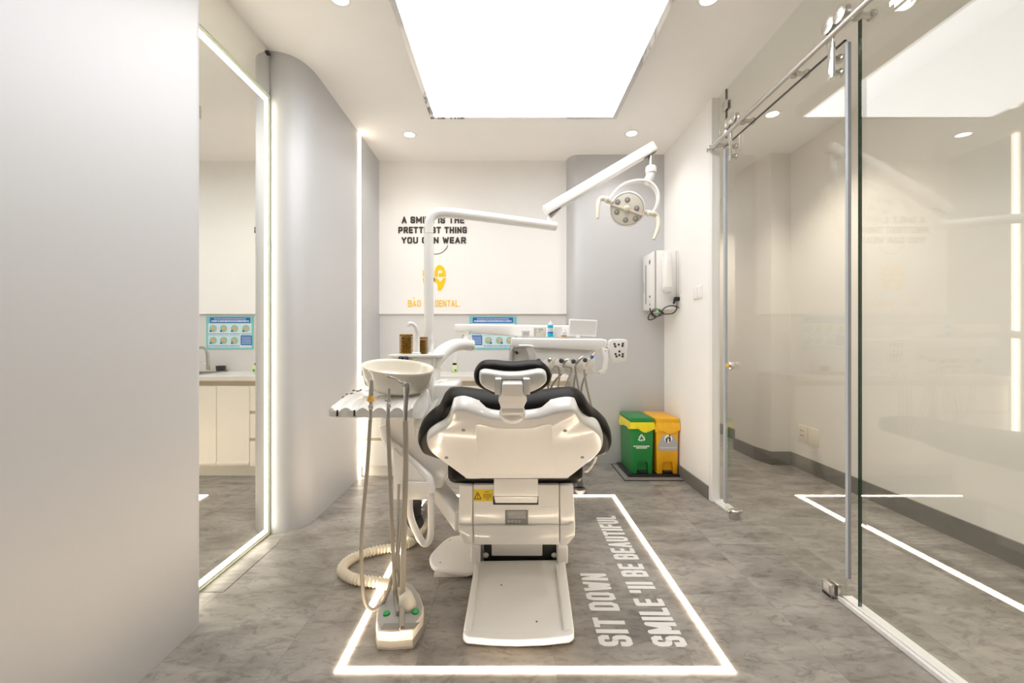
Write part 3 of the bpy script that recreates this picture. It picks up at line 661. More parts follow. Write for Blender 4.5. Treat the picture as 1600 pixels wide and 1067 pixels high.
# swing arm to the instrument tray
obj('swing_arm', M().tube([P(670, 575, 2.2), P(680, 563, 2.22), P(693, 549, 2.3), P(709, 540, 2.38), P(724, 538, 2.46), P(737, 539.5, 2.5)], [.040, .041, .039, .036, .034, .034], 18, 6), WPL2, un)
obj('arm_pivot', M().lathe(P(731, 538, 2.49), [(.030, -.03), (.033, -.026), (.033, .015), (.026, .03), (.026, .045), (.022, .046), (.022, .058)], (0, 0, 1), 20), WPL2, un)
obj('pivot_washer', M().lathe(P(727.5, 526, 2.50), [(.024, -.004), (.026, 0), (.024, .004)], (0, 0, 1), 18), STEEL, un)
# hoses from the lower box to the floor box
for pts, r in (([P(623, 757, 1.985), P(622, 800, 1.9), P(620.5, 850, 1.82), P(619, 900, 1.74), FZ(622, 940, .07)], .0065), ([P(634.5, 757, 1.985), P(628, 800, 1.9), P(624, 845, 1.82), P(622, 900, 1.74), FZ(625, 944, .07)], .0065)):
    obj('hose', M().tube(pts, r, 8, 5), HOSE, un)

# assistant tray with holder slots
Y0, Y1 = 1.75, 1.98
xs = [508+1.0*i for i in range(0, 138)]
slots = [527, 554, 579.5, 607, 634]
def ztop(x, k):           # k 0 front .. 1 back
    yb_ = 608+ (14*((530-x)/22)**2 if x < 530 else 0)*(1-k*.3)
    yf_ = 634 + (6*((522-x)/14)**2 if x < 522 else 0)
    z = P(x, yf_, Y0).z*(1-k)+P(x, yb_, Y1).z*k
    d = 0
    for s in slots: d += math.exp(-((x-s)/6.5)**2)
    return z - .020*d*max(0, 1-k/.5)**1.4
rs = []
for k in (0, .06, .15, .3, .45, .6, .8, .94, 1):
    Y = Y0+(Y1-Y0)*k; r = []
    e = .008 if k in (0, 1) else 0
    for x in xs:
        X = (x-VX)/FPX*Y0; r.append(V((X, Y, ztop(x, k)-e)))
    bot = .766+.05*k
    for x in xs[::-1]: r.append(V(((x-VX)/FPX*Y0, Y, bot+e)))
    rs.append(r)
# round the left end in plan
for r in rs:
    for v in r:
        t = max(0, (-.70-v.x)/.06); v.y = v.y + (.045*t*t if v.y < 1.80 else 0)
tray = obj('assistant_tray', M().rings(rs), WPL, un, 45)
for x in slots[:2]:
    q = P(x+(0 if x == 527 else -.3), 645.5, Y0-.0015); obj('slot', M().box(q-V((.0030, .002, .013)), q+V((.0030, .004, .013)), .001), BLACK, tray)
for x in slots[:2]:
    q = P(x-6.5, 646, Y0-.003); obj('slot_lip', M().box(q-V((.012, .003, .014)), q+V((.012, .004, .014)), .003), LGREY, tray)
for x, y in ((543, 609.4), (553, 609.2), (563, 609.2), (537, 611.5), (559, 611.2), (530, 615), (543, 613.4), (549.5, 615.4), (537, 617.3)):
    k = 1-(y-608)/26; Y = Y0+(Y1-Y0)*max(0, min(1, k)); X = (x-VX)/FPX*Y
    zz = ztop(VX+X*FPX/Y0, k); obj('button', M().lathe((X, Y, zz-.004), [(.0072, 0), (.0072, .0062), (.006, .007)], (0, -.15, 1), 10, sy=.8), INK, tray)
obj('tray_arm', M().box((-.60, 1.93, .80), (-.45, 2.10, .86), .02, 3), WPL, un)
# lower edge of the tray on the right runs into the wing
obj('tray_wing', M().prism([P(644, 634, 1.77), P(650, 618, 1.90), P(660, 606, 1.96), P(668, 612, 1.96), P(668, 640, 1.93), P(660, 656, 1.85), P(644, 656, 1.77)], (.0, .06, 0), .014, 3, .4), WPL, un)

# three suction handpieces held by the tray
def handpiece(label, x, parts_fn, hose_pts, r):
    h = thing('suction_handpiece', label, 'handpiece', P(x, 640, Y0-.02), 'suction handpieces on the assistant tray')
    parts_fn(h); obj('hose', M().tube(hose_pts, r, 10, 6), HOSE, h)
Yf = Y0-.020
def h1(h):
    obj('handle', M().tube([P(580, 594, Yf), P(580, 604, Yf), P(579.5, 612, Yf), P(579.3, 621, Yf), P(579, 632, Yf), P(578.6, 656, Yf)], [.0085, .0085, .0105, .0105, .007, .0075], 14), STEEL, h)
    obj('colour_ring', M().lathe(P(579.3, 627.5, Yf), [(.011, 0), (.016, .004), (.0145, .014), (.012, .024)], (0, 0, 1), 18), BRASS, h, label='amber ring')
    obj('collar', M().lathe(P(579, 636, Yf), [(.010, -.008), (.013, -.004), (.012, .012), (.008, .016)], (0, 0, 1), 14), CHROME, h)
def h2(h):
    obj('handle', M().tube([P(608, 607.5, Yf), P(607.8, 618, Yf), P(607.6, 624, Yf), P(606.6, 634, Yf), P(606, 657, Yf)], [.0055, .0055, .0085, .0075, .0075], 14), STEEL, h)
    obj('lever', M().box(P(600.8, 624.5, Yf-.004)-V((0, .004, 0)), P(611, 631, Yf-.004)+V((0, .004, .011)), .003), GREYPL, h)
    obj('collar', M().lathe(P(607, 634, Yf), [(.010, -.008), (.012, -.003), (.011, .01), (.008, .014)], (0, 0, 1), 14), CHROME, h)
def h3(h):
    obj('handle', M().tube([P(636.5, 598, Yf), P(636, 604, Yf), P(635.3, 612, Yf), P(634.5, 625, Yf), P(633.6, 640, Yf), P(633, 658, Yf)], [.013, .0145, .0125, .0095, .0095, .0085], 16), STEEL, h)
    obj('nozzle_tube', M().tube([P(629.5, 599.5, Yf), P(617, 592, Yf-.02), P(607, 588.5, Yf-.03), P(604, 584.5, Yf-.03)], [.0065, .0055, .0048, .0048], 10, 4), CHROME, h)
    obj('valve', M().lathe(P(631.5, 600.5, Yf-.008), [(.010, -.006), (.012, 0), (.010, .006)], (-.6, -.6, .1), 14), GREYPL, h)
handpiece('slim suction handpiece with an amber ring, leftmost on the assistant tray', 579, h1,
  [P(578.5, 656, Yf), P(574, 730, 1.70), P(567, 810, 1.66), P(564.5, 870, 1.64), P(567, 920, 1.63), P(573, 945, 1.63), P(584, 952.5, 1.63), P(597, 943, 1.64), P(607, 922, 1.66), P(613, 902, 1.68), P(620, 890, 1.70), P(624, 915, 1.70), FZ(627, 936, .085)], .0075)
handpiece('thin saliva suction handpiece with grey lever in the middle of the assistant tray', 607, h2,
  [P(606, 657, Yf), P(608.5, 720, 1.71), P(611.5, 800, 1.69), P(615, 880, 1.67), P(618, 930, 1.66), FZ(622.5, 958, .085)], .008)
handpiece('large angled suction handpiece with chrome nozzle, rightmost on the assistant tray', 634, h3,
  [P(633.5, 658, Yf), P(634, 720, 1.70), P(632, 800, 1.67), P(630, 880, 1.63), P(628.5, 940, 1.60), FZ(628, 982, .075)], .0105)

# floor box
bxn = thing('floor_box', 'grey and cream floor box with two green buttons in front of the dental unit', 'floor box', FZ(625, 980))
outl = [(590, 1015), (612, 1016.5), (645, 1013.5), (661.5, 990), (663, 975), (655, 952), (642, 936), (632, 931), (620, 933), (606, 944), (596, 962), (588, 985), (587, 1000)]
fo = [FZ(x, y, 0) for x, y in outl]
cX = sum((p for p in fo), V((0, 0, 0)))/len(fo)
def sc_(k, z): return [V((cX.x+(p.x-cX.x)*k, cX.y+(p.y-cX.y)*k, z)) for p in fo]
fo2 = cr([p for p in fo], 2)
obj('base', M().rings([sc_(1.0, 0), sc_(1.01, .004), sc_(.985, .008), sc_(.97, .034)]), TAUPE, bxn, 30)
bandp = [(587.5, 972), (590, 1000.5), (612, 1000), (643, 998), (662, 974), (662, 958), (641, 985), (612, 986.5), (594, 986), (589.5, 966)]
m = M().rings([sc_(.985, .031), sc_(.995, .034), sc_(.98, .064), sc_(.94, .068)])
obj('band', m, IVORY, bxn, 40, label='cream band round the box')
m = M().rings([sc_(.925, .060), sc_(.92, .0705), sc_(.80, .0725), sc_(.55, .0745), sc_(.2, .0755)])
obj('lid', m, GREYPL, bxn, 50)
for x, y in ((604, 960), (649, 957)):
    obj('push_button', M().lathe(FZ(x, y, .073), [(.012, -.004), (.013, .002), (.011, .009), (.005, .011)], (0, -.2, 1), 16), GREENB, bxn, label='green button')
for pl in ([(594, 985), (623, 985), (624.5, 974.5), (600, 974.8), (597.5, 978)], [(625.2, 985), (647, 984), (656, 973), (649, 974), (626.5, 974.3)]):
    obj('pedal_plate', M().prism([FZ(x, y, .0755) for x, y in pl], (0, 0, .0035), .0012, 1), TAUPE, bxn)
obj('hose_collar', M().tube([FZ(636, 948, .066), FZ(636, 945, .085), FZ(635, 938, .105), FZ(633.5, 931, .108)], [.036, .034, .030, .026], 18, 3), IVORY, bxn, 50)
hs_ = [FZ(634, 931, .108), FZ(626, 924, .085), FZ(607, 913, .03), FZ(580, 908.5, .024), FZ(556, 905, .024), FZ(541, 899, .024), FZ(534.5, 890, .024), FZ(541, 879, .024), FZ(562, 867, .024), FZ(595, 858.5, .024), FZ(625, 854, .024), FZ(645, 845, .024), FZ(657, 830, .04), P(663, 815, 2.2)]
tag(obj('corrugated_hose', corrugated(hs_, .0205, 14, .017, .17), IVORY, None, 60, org=hs_[5]), 'cream corrugated hose looping over the floor left of the floor box', 'hose')

# ------------------------------------------------------------------ operating lamp on its pole
la = thing('operating_lamp', 'white dental operating lamp on a bent pole arm above the chair', 'lamp', P(670, 556, 2.27))
obj('pole', M().tube([P(670, 560, 2.27)-V((0, 0, .0)), P(670, 365.5, 2.27)], .026, 18), WPL2, la)
obj('pole_base', M().lathe(P(670, 556, 2.27), [(.036, -.02), (.036, .012), (.028, .02)], (0, 0, 1), 20), WPL2, la)
obj('lower_arm', M().tube([P(670.3, 364.5, 2.27), P(670.5, 352, 2.27), P(672, 343, 2.27), P(677, 336, 2.275), P(686, 332.5, 2.285), P(700, 332.5, 2.30), P(730, 335.5, 2.34), P(800, 344.5, 2.43), P(868, 353.5, 2.52)], [.0235, .0235, .0245, .0265, .028, .028, .028, .0275, .027], 18, 6), WPL2, la)
jo = P(858, 347, 2.51)
obj('joint_bracket', M().lathe(jo+V((0, 0, -.01)), [(.016, 0), (.018, .012), (.012, .02), (.012, .06)], (0, 0, 1), 16), WPL2, la)
a_ = P(850.5, 331, 2.51); b_ = P(1023, 229, 2.51); d = (b_-a_).normalized(); q = V((-d.z, 0, d.x))
def bar(a, b2, hw, hd):
    return [a+q*hw+V((0, -hd, 0)), a-q*hw+V((0, -hd, 0)), a-q*hw+V((0, hd, 0)), a+q*hw+V((0, hd, 0))]
ua = obj('spring_arm', M().prism(bar(a_, b_, .031, .030), (b_-a_), .012, 3), WPL2, la)
for t_, nm_ in ((.07, 'arm_slot'), (.93, 'arm_slot')):
    c_ = a_.lerp(b_, t_)-q*.031
    obj(nm_, M().prism([c_-d*.040+V((0, -.022, -.001)), c_+d*.040+V((0, -.022, -.001)), c_+d*.040+V((0, .010, -.001)), c_-d*.040+V((0, .010, -.001))], q*.004), BLACK, ua)
ln = a_.lerp(b_, .075)-q*.03
obj('joint_pin', M().tube([ln, jo+V((0, 0, .03))], .013, 12).tube([ln+d*.03, jo+V((.012, 0, .03))], .006, 8), STEEL, la)
t1 = P(1017, 243, 2.51)
obj('lamp_stem', M().cyl(t1, P(1017, 260, 2.51), .016, seg=16), STEEL, la)
obj('swivel_collar', M().lathe(P(1017, 271, 2.51), [(.029, 0), (.032, .004), (.032, .034), (.028, .042)], (0, 0, 1), 22).lathe(P(1017, 273, 2.51), [(.026, 0), (.026, .012)], (0, 0, 1), 20), WPL2, la)
obj('elbow', M().tube([P(1016.5, 272, 2.51), P(1015, 278, 2.51), P(1009, 286, 2.51)], [.025, .026, .022], 16, 4), WPL2, la)
# lamp head
nL = V((-.22, -.93, -.24)).normalized(); cL = P(980, 327, 2.45)
xL = V((0, 0, 1)).cross(nL).normalized()*-1; yL = nL.cross(xL); yL = yL if yL.z > 0 else -yL
ang0 = math.atan2(-17, 52)                 # tilt of the crossbar
xb = (xL*math.cos(ang0)+yL*math.sin(ang0)); yb2 = (yL*math.cos(ang0)-xL*math.sin(ang0))
def rim(r, h, k=40, sy=1): return [cL+xb*math.cos(2*PI*i/k)*r+yb2*math.sin(2*PI*i/k)*r*sy+nL*h for i in range(k)]
RL = .099
hd = obj('lamp_head', M().rings([rim(.03, -.085), rim(.06, -.08), rim(.088, -.058), rim(RL, -.022), rim(RL+.001, .0), rim(RL-.004, .004), rim(RL-.008, .002)]), WPL2, la, 50)
obj('lamp_face', M().rings([rim(RL-.009, -.006), rim(RL-.008, .003), rim(RL-.012, .0045), rim(.02, .006)]), pm('lamp_face_plate', (.73, .685, .60), .35), hd, 40)
obj('rim_gap', M().rings([rim(RL-.0082, .001), rim(RL-.0082, .0046), rim(RL-.0105, .0050), rim(RL-.0105, .001)], False, False), TAUPE, hd)
def lf(px, py, h=0):
    return PL(920+px/7.62, 240+py/7.62, cL+nL*(.006+h), nL)
for px, py in ((343, 575), (460, 550), (570, 650), (333, 695), (437, 790), (555, 773)):
    c_ = lf(px, py); led = obj('lens', M().lathe(c_-nL*.003, [(.0155, 0), (.0155, .004), (.012, .006)], nL, 18), TAUPE, hd)
    obj('lens_core', M().lathe(c_+nL*.0028, [(.0075, 0), (.006, .0015)], nL, 12), GREYPL, led)
obj('cross_bar', M().prism([lf(252, 588), lf(252, 612), lf(650, 748), lf(662, 722)], nL*.008, .002, 2).lathe(lf(452, 655), [(.017, 0), (.017, .014), (.012, .02), (.004, .022)], nL, 20), IVORY, hd)
yk = [(948, 317), (952, 310), (960, 299), (972, 289), (986, 284), (1000, 282.5), (1012, 284.5), (1021, 291), (1027, 301), (1028, 313), (1024, 325), (1017, 333)]
Yk = 2.49
ykp = cr([P(x, y, Yk+.02*math.sin(PI*i/11)) for i, (x, y) in enumerate(yk)], 4, False)
cc = P(986, 325, Yk); m = M(); rs = []
for p in ykp:
    i = ykp.index(p); t = (ykp[min(i+1, len(ykp)-1)]-ykp[max(i-1, 0)]).normalized(); o_ = V((0, 1, 0)).cross(t); o_ = o_ if o_.dot(p-cc) > 0 else -o_
    u = i/(len(ykp)-1); wth = .011+.013*math.sin(PI*u)
    rs.append([p+o_*.005+V((0, -wth, 0)), p+o_*.005+V((0, wth, 0)), p-o_*.006+V((0, wth, 0)), p-o_*.006+V((0, -wth, 0))])
obj('yoke', m.rings(rs), WPL2, la, 40)
for pts, nm_ in (([P(956, 317, 2.455), P(948, 311.5, 2.45), P(941, 310, 2.45), P(936.5, 313, 2.45), P(934.5, 321, 2.44), P(933.8, 341, 2.43)], 'handle'),
                 ([P(1006, 331, 2.47), P(1013, 333, 2.46), P(1021, 334, 2.45), P(1026.5, 338, 2.45), P(1029, 348, 2.44), P(1027, 360, 2.43), P(1021.5, 374, 2.42)], 'handle')):
    n_ = len(pts); obj(nm_, M().tube(pts, [.013, .016, .0155]+[.0125]*(n_-4)+[.008], 14, 5), IVORY, la)
    obj('handle_collar', M().lathe(pts[1], [(.0165, -.006), (.0185, -.003), (.0185, .008), (.0165, .011)], pts[1]-pts[0], 16), WPL2, la)

# ------------------------------------------------------------------ delivery tray with instruments
dt = thing('instrument_table', 'white swivel instrument table with keypad and handpiece holders right of the headrest', 'instrument table', P(868, 540, 2.5))
Yd = 2.42
obj('balance_arm', M().prism([P(709.5, 506, 2.72), P(709.5, 518.5, 2.72), P(733, 519.5, 2.72), P(760, 522, 2.72), P(811, 526, 2.72), P(905, 525, 2.72), P(905, 508.5, 2.72)], (0, .075, 0), .010, 3, .4), WPL2, dt)
obj('arm_hinge', M().cyl(P(727.5, 525, 2.56), P(727.5, 520, 2.76), .014, seg=12).cyl(P(727.5, 527, 2.505), P(727.5, 521, 2.6), .022, seg=16), STEEL, dt)
tp = [P(798.5, 527.5, Yd), P(798.5, 541, Yd), P(803, 542.5, Yd), P(870, 545.5, Yd), P(935, 547.5, Yd), P(945, 545, Yd), P(950, 538, Yd), P(949, 531, Yd), P(940, 529, Yd), P(865, 528.6, Yd)]
obj('table_top', M().prism(tp, (0, .30, .0), .010, 3, .5), WPL2, dt)
obj('tray_mat', M().prism([P(815, 527.7, Yd+.03), P(930, 528.7, Yd+.03), P(930, 528.7, Yd+.03)+V((0, .22, 0)), P(815, 527.7, Yd+.03)+V((0, .22, 0))], (0, 0, .003)), LGREY, dt)
obj('holder_block', M().prism([P(800, 543, Yd+.06), P(800, 584, Yd+.06), P(931, 584, Yd+.06), P(931, 547, Yd+.06)], (0, .16, 0), .004, 2), WPL2, dt)
hpn = obj('holder_panel', M().prism([P(830, 544, Yd+.02), P(830, 579, Yd+.02), P(930, 579.5, Yd+.02), P(930, 547, Yd+.02)], (0, .045, 0), .006, 2), WPL2, dt)
obj('support_post', M().box(P(799, 585, Yd+.05), P(802.5, 545, Yd+.05)+V((0, .02, 0)), .002), GREYPL, dt)
obj('knob', M().lathe(P(807.2, 550.8, Yd+.058), [(.011, 0), (.011, .01), (.008, .016)], (0, -1, 0), 14, sx=.7), DARK, dt)
# curved left handle, hooked right handle
lh = [(818, 540), (826, 541), (829.5, 548), (831.5, 556), (832, 564)]
rs = []
for i, (x, y) in enumerate(lh):
    wx = [7, 6.5, 6, 5.5, 5][i]
    p = P(x, y, Yd-.03+.006*i); hx = wx/FPX*Yd
    rs.append([p+V((-hx, -.006, 0)), p+V((hx, -.006, 0)), p+V((hx, .006, .006)), p+V((-hx, .006, .006))])
obj('left_handle', M().rings(rs), WPL2, dt, 30)
m = M().prism([P(940.5, 543.5, Yd-.01), P(949.5, 545, Yd-.01), P(951, 560, Yd-.01), P(949.5, 576, Yd-.01), P(945.5, 583.5, Yd-.01), P(937, 585.5, Yd-.01), P(935.8, 580, Yd-.01), P(941.5, 578, Yd-.01), P(943.8, 560, Yd-.01)], (0, .024, 0), .004, 2)
rhd = obj('right_handle', m, WPL2, dt)
obj('screw', M().lathe(P(946, 548, Yd-.0105), [(.004, 0), (.004, .0015)], (0, -1, 0), 8), GREYPL, rhd)
kp = [(951.5, 535), (952.5, 531.5), (956, 530), (966, 529.6), (976, 530), (980.5, 531.5), (981.6, 536), (979.5, 560), (977, 565.5), (967, 566.5), (959.5, 566), (956.5, 562), (954, 550)]
kpo = obj('keypad', M().prism([P(x, y, Yd-.02) for x, y in kp], (0, .03, 0), .006, 3, .6), WPL2, dt)
for X_, Y_ in ((1310, 375), (1316, 393), (1342, 380), (1373, 373), (1370, 390), (1347, 432), (1318, 452), (1325, 470), (1347, 460), (1373, 452), (1371, 470)):
    obj('key', M().lathe(P(690+X_/4.85, 460+Y_/4.85, Yd-.0195), [(.0065, 0), (.0065, .002), (.005, .003)], (0, -1, 0), 10), DARK, kpo)
obj('keypad_arm', M().cyl(P(944, 541, Yd+.05), P(956, 545, Yd), .012, seg=12), WPL2, dt)
fv = obj('film_viewer', M().prism([P(889.5, 498.2, Yd+.12), P(888.2, 523.5, Yd+.12), P(931.5, 526, Yd+.12), P(933.5, 500, Yd+.12)], (0, .022, 0), .005, 2), WPL2, dt)
obj('screen', M().prism([P(891.5, 500.5, Yd+.1195), P(890.5, 521.5, Yd+.1195), P(930, 523.8, Yd+.1195), P(931.5, 502.3, Yd+.1195)], (0, .004, 0)), LGREY, fv, label='blank pale screen')
obj('viewer_foot', M().box(P(900, 531, Yd+.12), P(906.5, 523, Yd+.12)+V((0, .018, 0)), .003).box(P(897, 531, Yd+.09), P(911, 529.2, Yd+.09)+V((0, .07, 0)), .003), WPL2, fv)

hg = 'handpieces hanging on the instrument table'
YP = Yd-.005
hd_ = [('dark tipped handpiece partly behind the headrest, leftmost on the instrument table', 845.5, 563, [(845.5, 563), (843, 575), (841, 590)], STEEL),
       ('handpiece with a beige body, second from the left on the instrument table', 863, 562, [(867.5, 558), (865, 565), (862, 575)], IVORY),
       ('grey headed handpiece in the middle of the instrument table', 881, 563, [(892, 562), (884, 563), (879, 572)], STEEL),
       ('handpiece with a long angled tip, second from the right on the instrument table', 900, 564, [(911.5, 557), (905, 562), (899, 572)], STEEL),
       ('three way syringe with a blue ring, rightmost on the instrument table', 918, 562, [(930, 551), (922, 561), (916, 573)], IVORY)]
hoses = [[(841, 590), (845, 600), (848, 618), (852, 640)], [(862, 575), (870, 572), (874, 582), (871, 616), (869, 650)], [(879, 572), (893, 576), (886, 598), (879, 622), (874, 650)], [(899, 572), (900, 584), (906, 614), (912, 645)], [(913, 577), (913.5, 585), (917, 605), (925, 640)]]
backs = [(856, 640), (873, 640), (880, 640), (893, 640), (930, 655)]
for i, (lb, x, y, bp_, mt) in enumerate(hd_):
    h = thing('handpiece', lb, 'handpiece', P(x, y, YP), hg)
    obj('body', M().tube([P(a, b, YP-.012) for a, b in bp_], [.005, .009, .0085], 12, 3), mt, h)
    obj('head', M().lathe(P(x-3.5, y+.5, YP-.015), [(.009, 0), (.013, .004), (.013, .012), (.008, .017)], (-.3, -1, 0), 16), DARK if i != 1 else STEEL, h)
    if i == 4: obj('ring', M().tube([P(923, 560, YP-.012), P(926, 556, YP-.012)], .0095, 12), PBLUE, h, label='blue ring')
    obj('cradle', M().prism([P(x-1, 571, YP+.012), P(x+9, 560, YP+.012), P(x+12, 571, YP+.012), P(x+9, 581, YP+.012), P(x+4, 581, YP+.012)], (0, .02, 0), .004, 2), WPL2, h)
    pts = [P(a, b, YP-.012) for a, b in hoses[i]]
    e = pts[-1]; zlo = .60-.02*i
    pts += [V((e.x+.02, e.y+.03, zlo+.03)), V((e.x+.01, e.y+.10, zlo)), V((e.x-.03, e.y+.16, zlo+.10)), V((e.x-.03, e.y+.17, .80)), V(((x-VX)/FPX*2.58, 2.58, .90))]
    obj('hose', M().tube(pts, .0062, 8, 5), HOSE, h)
# objects on the table top
tz = P(850, 527.5, Yd).z+.004
def on_table(x, Y): p = P(x, 528, Y); return V((p.x, p.y, CH+(VY-528)/FPX*Yd+.006))
t = thing('tumbler', 'small grey lettered cup at the left end of the instrument table', 'cup', on_table(821, 2.5))
o_ = on_table(821, 2.5)
obj('cup', M().lathe(o_, [(.020, 0), (.023, .002), (.025, .036), (.022, .036), (.021, .006)], (0, 0, 1), 20), LGREY, t)
m = M()
for k in range(5): m.box(o_+V((-.016+.007*k, -.0255, .010)), o_+V((-.013+.007*k, -.0235, .026)))
obj('print', m, PGREY, t)
t = thing('carton', 'small white printed carton beside the blue bottle on the instrument table', 'box', on_table(844, 2.52)); o_ = on_table(844, 2.52)
obj('carton', M().box(o_+V((-.038, -.02, 0)), o_+V((.034, .02, .057)), .001), IVORY, t)
m = M()
for x0_, z0_, w_, h_ in ((-.034, .008, .005, .044), (-.024, .042, .004, .008), (-.024, .026, .004, .008), (-.010, .038, .010, .012), (.004, .038, .010, .012), (-.010, .026, .008, .006)): m.box(o_+V((x0_, -.0208, z0_)), o_+V((x0_+w_, -.0199, z0_+h_)))
obj('print', m, PGREY, t)
t = thing('dropper_bottle', 'blue bottle with pointed white cap on the instrument table', 'bottle', on_table(860, 2.48)); o_ = on_table(860, 2.48)
obj('bottle', M().lathe(o_, [(.014, 0), (.017, .002), (.017, .068), (.013, .072)], (0, 0, 1), 20), CYAN, t)
obj('paper_label', M().lathe(o_, [(.0173, .026), (.0173, .052)], (0, 0, 1), 20, cap0=False, cap1=False), PPALE, t)
obj('paper_label', M().lathe(o_, [(.0175, .022), (.0175, .030)], (0, 0, 1), 20, cap0=False, cap1=False), PBLUE, t)
obj('pointed_cap', M().lathe(o_, [(.013, .071), (.012, .078), (.003, .094), (.002, .097)], (0, 0, 1), 16), WPL, t)
t = thing('small_box', 'plain white box right of the blue bottle on the instrument table', 'box', on_table(872, 2.5)); o_ = on_table(872, 2.5)
obj('carton', M().box(o_+V((-.024, -.02, 0)), o_+V((.020, .02, .062)), .002), WPL, t)
obj('lid_seam', M().box(o_+V((-.0243, -.0203, .046)), o_+V((.0203, .0203, .0475))), LGREY, t)
t = thing('jar', 'small jar with amber base and white lid on the instrument table', 'jar', on_table(881, 2.45)); o_ = on_table(881, 2.45)
obj('glass_base', M().lathe(o_, [(.013, 0), (.0155, .002), (.0155, .010)], (0, 0, 1), 18), AMBER, t)
obj('lid', M().lathe(o_, [(.0155, .010), (.0155, .030), (.011, .036), (.011, .042), (.006, .044)], (0, 0, 1), 18), WPL, t)

# ------------------------------------------------------------------ baskets on the unit ledge
def basket(label, cx, cy, w2, d2, h_, rot, group='wicker baskets on the dental unit ledge'):
    z0 = 1.021; t = thing('wicker_basket', label, 'basket', (cx, cy, z0), group)
    R_ = Matrix.Rotation(rot, 4, 'Z'); T = Matrix.Translation((cx, cy, z0)) @ R_
    inner = M().box((-w2+.004, -d2+.004, 0), (w2-.004, d2-.004, h_-.01), .002)
    inner.v = [T @ v for v in inner.v]; obj('liner', inner, WICKD, t)
    m = M(); n = 9
    for k in range(n):
        z = h_*(k+.5)/n; r_ = h_/n*.36
        for s in (-1, 1):
            q_ = []
            for i in range(9): q_.append(V((-w2+2*w2*i/8, s*(d2+.0038*(1 if (i+k) % 2 else -1)), z)))
            m.tube(q_, r_, 5)
            q_ = []
            for i in range(7): q_.append(V((s*(w2+.0038*(1 if (i+k) % 2 else -1)), -d2+2*d2*i/6, z)))
            m.tube(q_, r_, 5)
    m.v = [T @ v for v in m.v]; wv = obj('weave', m, WICKER, t, 60)
    m = M(); r_ = .0045; c4 = [(-w2, -d2, h_), (w2, -d2, h_), (w2, d2, h_), (-w2, d2, h_)]
    for i in range(4): m.tube([c4[i], c4[(i+1) % 4]], r_, 6)
    m.v = [T @ v for v in m.v]; obj('rim', m, WICKER, t)
    return t
basket('larger brown wicker basket on the unit ledge left of the cup filler', -.546, 2.275, .027, .022, .099, math.radians(24))
basket('smaller brown wicker basket on the unit ledge right of the cup filler', -.443, 2.204, .018, .022, .084, 0)
sp = thing('straw_bundle', 'pale sticks leaning beside the smaller wicker basket', 'sticks', (-.417, 2.212, 1.021))
for a_, b_ in ((-.006, .018), (0, .03), (.004, .012)):
    obj('stick', M().tube([(-.418+a_*.4, 2.212, 1.022), (-.416+b_, 2.214+a_, 1.095)], .0018, 5), WPL, sp)

# ------------------------------------------------------------------ back counter
Yc = 3.36; X0, X1 = -1.168, .48
cb = thing('sink_cabinet', 'cream gloss base cabinet along the back wall', 'cabinet', (-.35, 3.6, 0))
obj('carcass', M().box((X0, Yc+.022, .075), (X1, YB-.002, .762)), CABW, cb)
obj('plinth', M().box((X0, Yc+.03, 0), (X1, Yc+.05, .075)), CABW, cb)
obj('grip_channel', M().box((X0, Yc+.012, .722), (X1, Yc+.024, .764)), CABG, cb)
xs_ = [X1, .08, -.358, -.622]
for i in range(3):
    d_ = obj('door', M().box((xs_[i+1]+.0015, Yc, .085), (xs_[i]-.0015, Yc+.022, .722), .002, 1), CABW, cb)
    obj('bevel_strip', M().prism([(xs_[i+1]+.004, Yc, .088), (xs_[i+1]+.004, Yc-.006, .098), (xs_[i+1]+.004, Yc-.006, .115), (xs_[i+1]+.004, Yc, .125)], (xs_[i]-xs_[i+1]-.008, 0, 0)), CABW, d_)
for za, zb in ((.085, .285), (.31, .50), (.525, .722)):
    obj('drawer', M().box((-1.15, Yc, za), (-.6235, Yc+.022, zb), .002, 1), CABW, cb)
for za in (.285, .50): obj('drawer_channel', M().box((-1.15, Yc+.010, za), (-.6235, Yc+.024, za+.025)), CABG, cb)
wt = thing('worktop', 'pale stone worktop on the base cabinet by the back wall', 'worktop', (-.35, 3.6, .764))
sx0, sx1, sy0, sy1 = -.16, .24, 3.43, 3.77
m = M().box((X0, Yc-.012, .764), (sx0, YB-.002, .804), .003, 1).box((sx1, Yc-.012, .764), (X1+.012, YB-.002, .804), .003, 1)
m.box((sx0, Yc-.012, .764), (sx1, sy0, .804)).box((sx0, sy1, .764), (sx1, YB-.002, .804))
obj('slab', m, STONE, wt)
sk = thing('sink', 'steel sink set into the pale worktop behind the chair', 'sink', (.04, 3.6, .804))
m = M()
for lo, hi in (((sx0-.012, sy0-.012), (sx1+.012, sy0+.006)), ((sx0-.012, sy1-.006), (sx1+.012, sy1+.012)), ((sx0-.012, sy0), (sx0+.006, sy1)), ((sx1-.006, sy0), (sx1+.012, sy1))): m.box((*lo, .8042), (*hi, .809), .001, 1)
obj('rim', m, STEEL, sk)
m = M()
for lo, hi in (((sx0+.002, sy0+.002, .763), (sx1-.002, sy1-.002, .768)), ((sx0+.001, sy0+.001, .763), (sx0+.006, sy1-.001, .804)), ((sx1-.006, sy0+.001, .763), (sx1-.001, sy1-.001, .804)), ((sx0+.001, sy0+.001, .763), (sx1-.001, sy0+.006, .804)), ((sx0+.001, sy1-.006, .763), (sx1-.001, sy1-.001, .804))): m.box(lo, hi)
obj('basin', m, STEEL, sk)
fa = thing('faucet', 'tall curved metal faucet behind the sink', 'faucet', (.02, 3.80, .804))
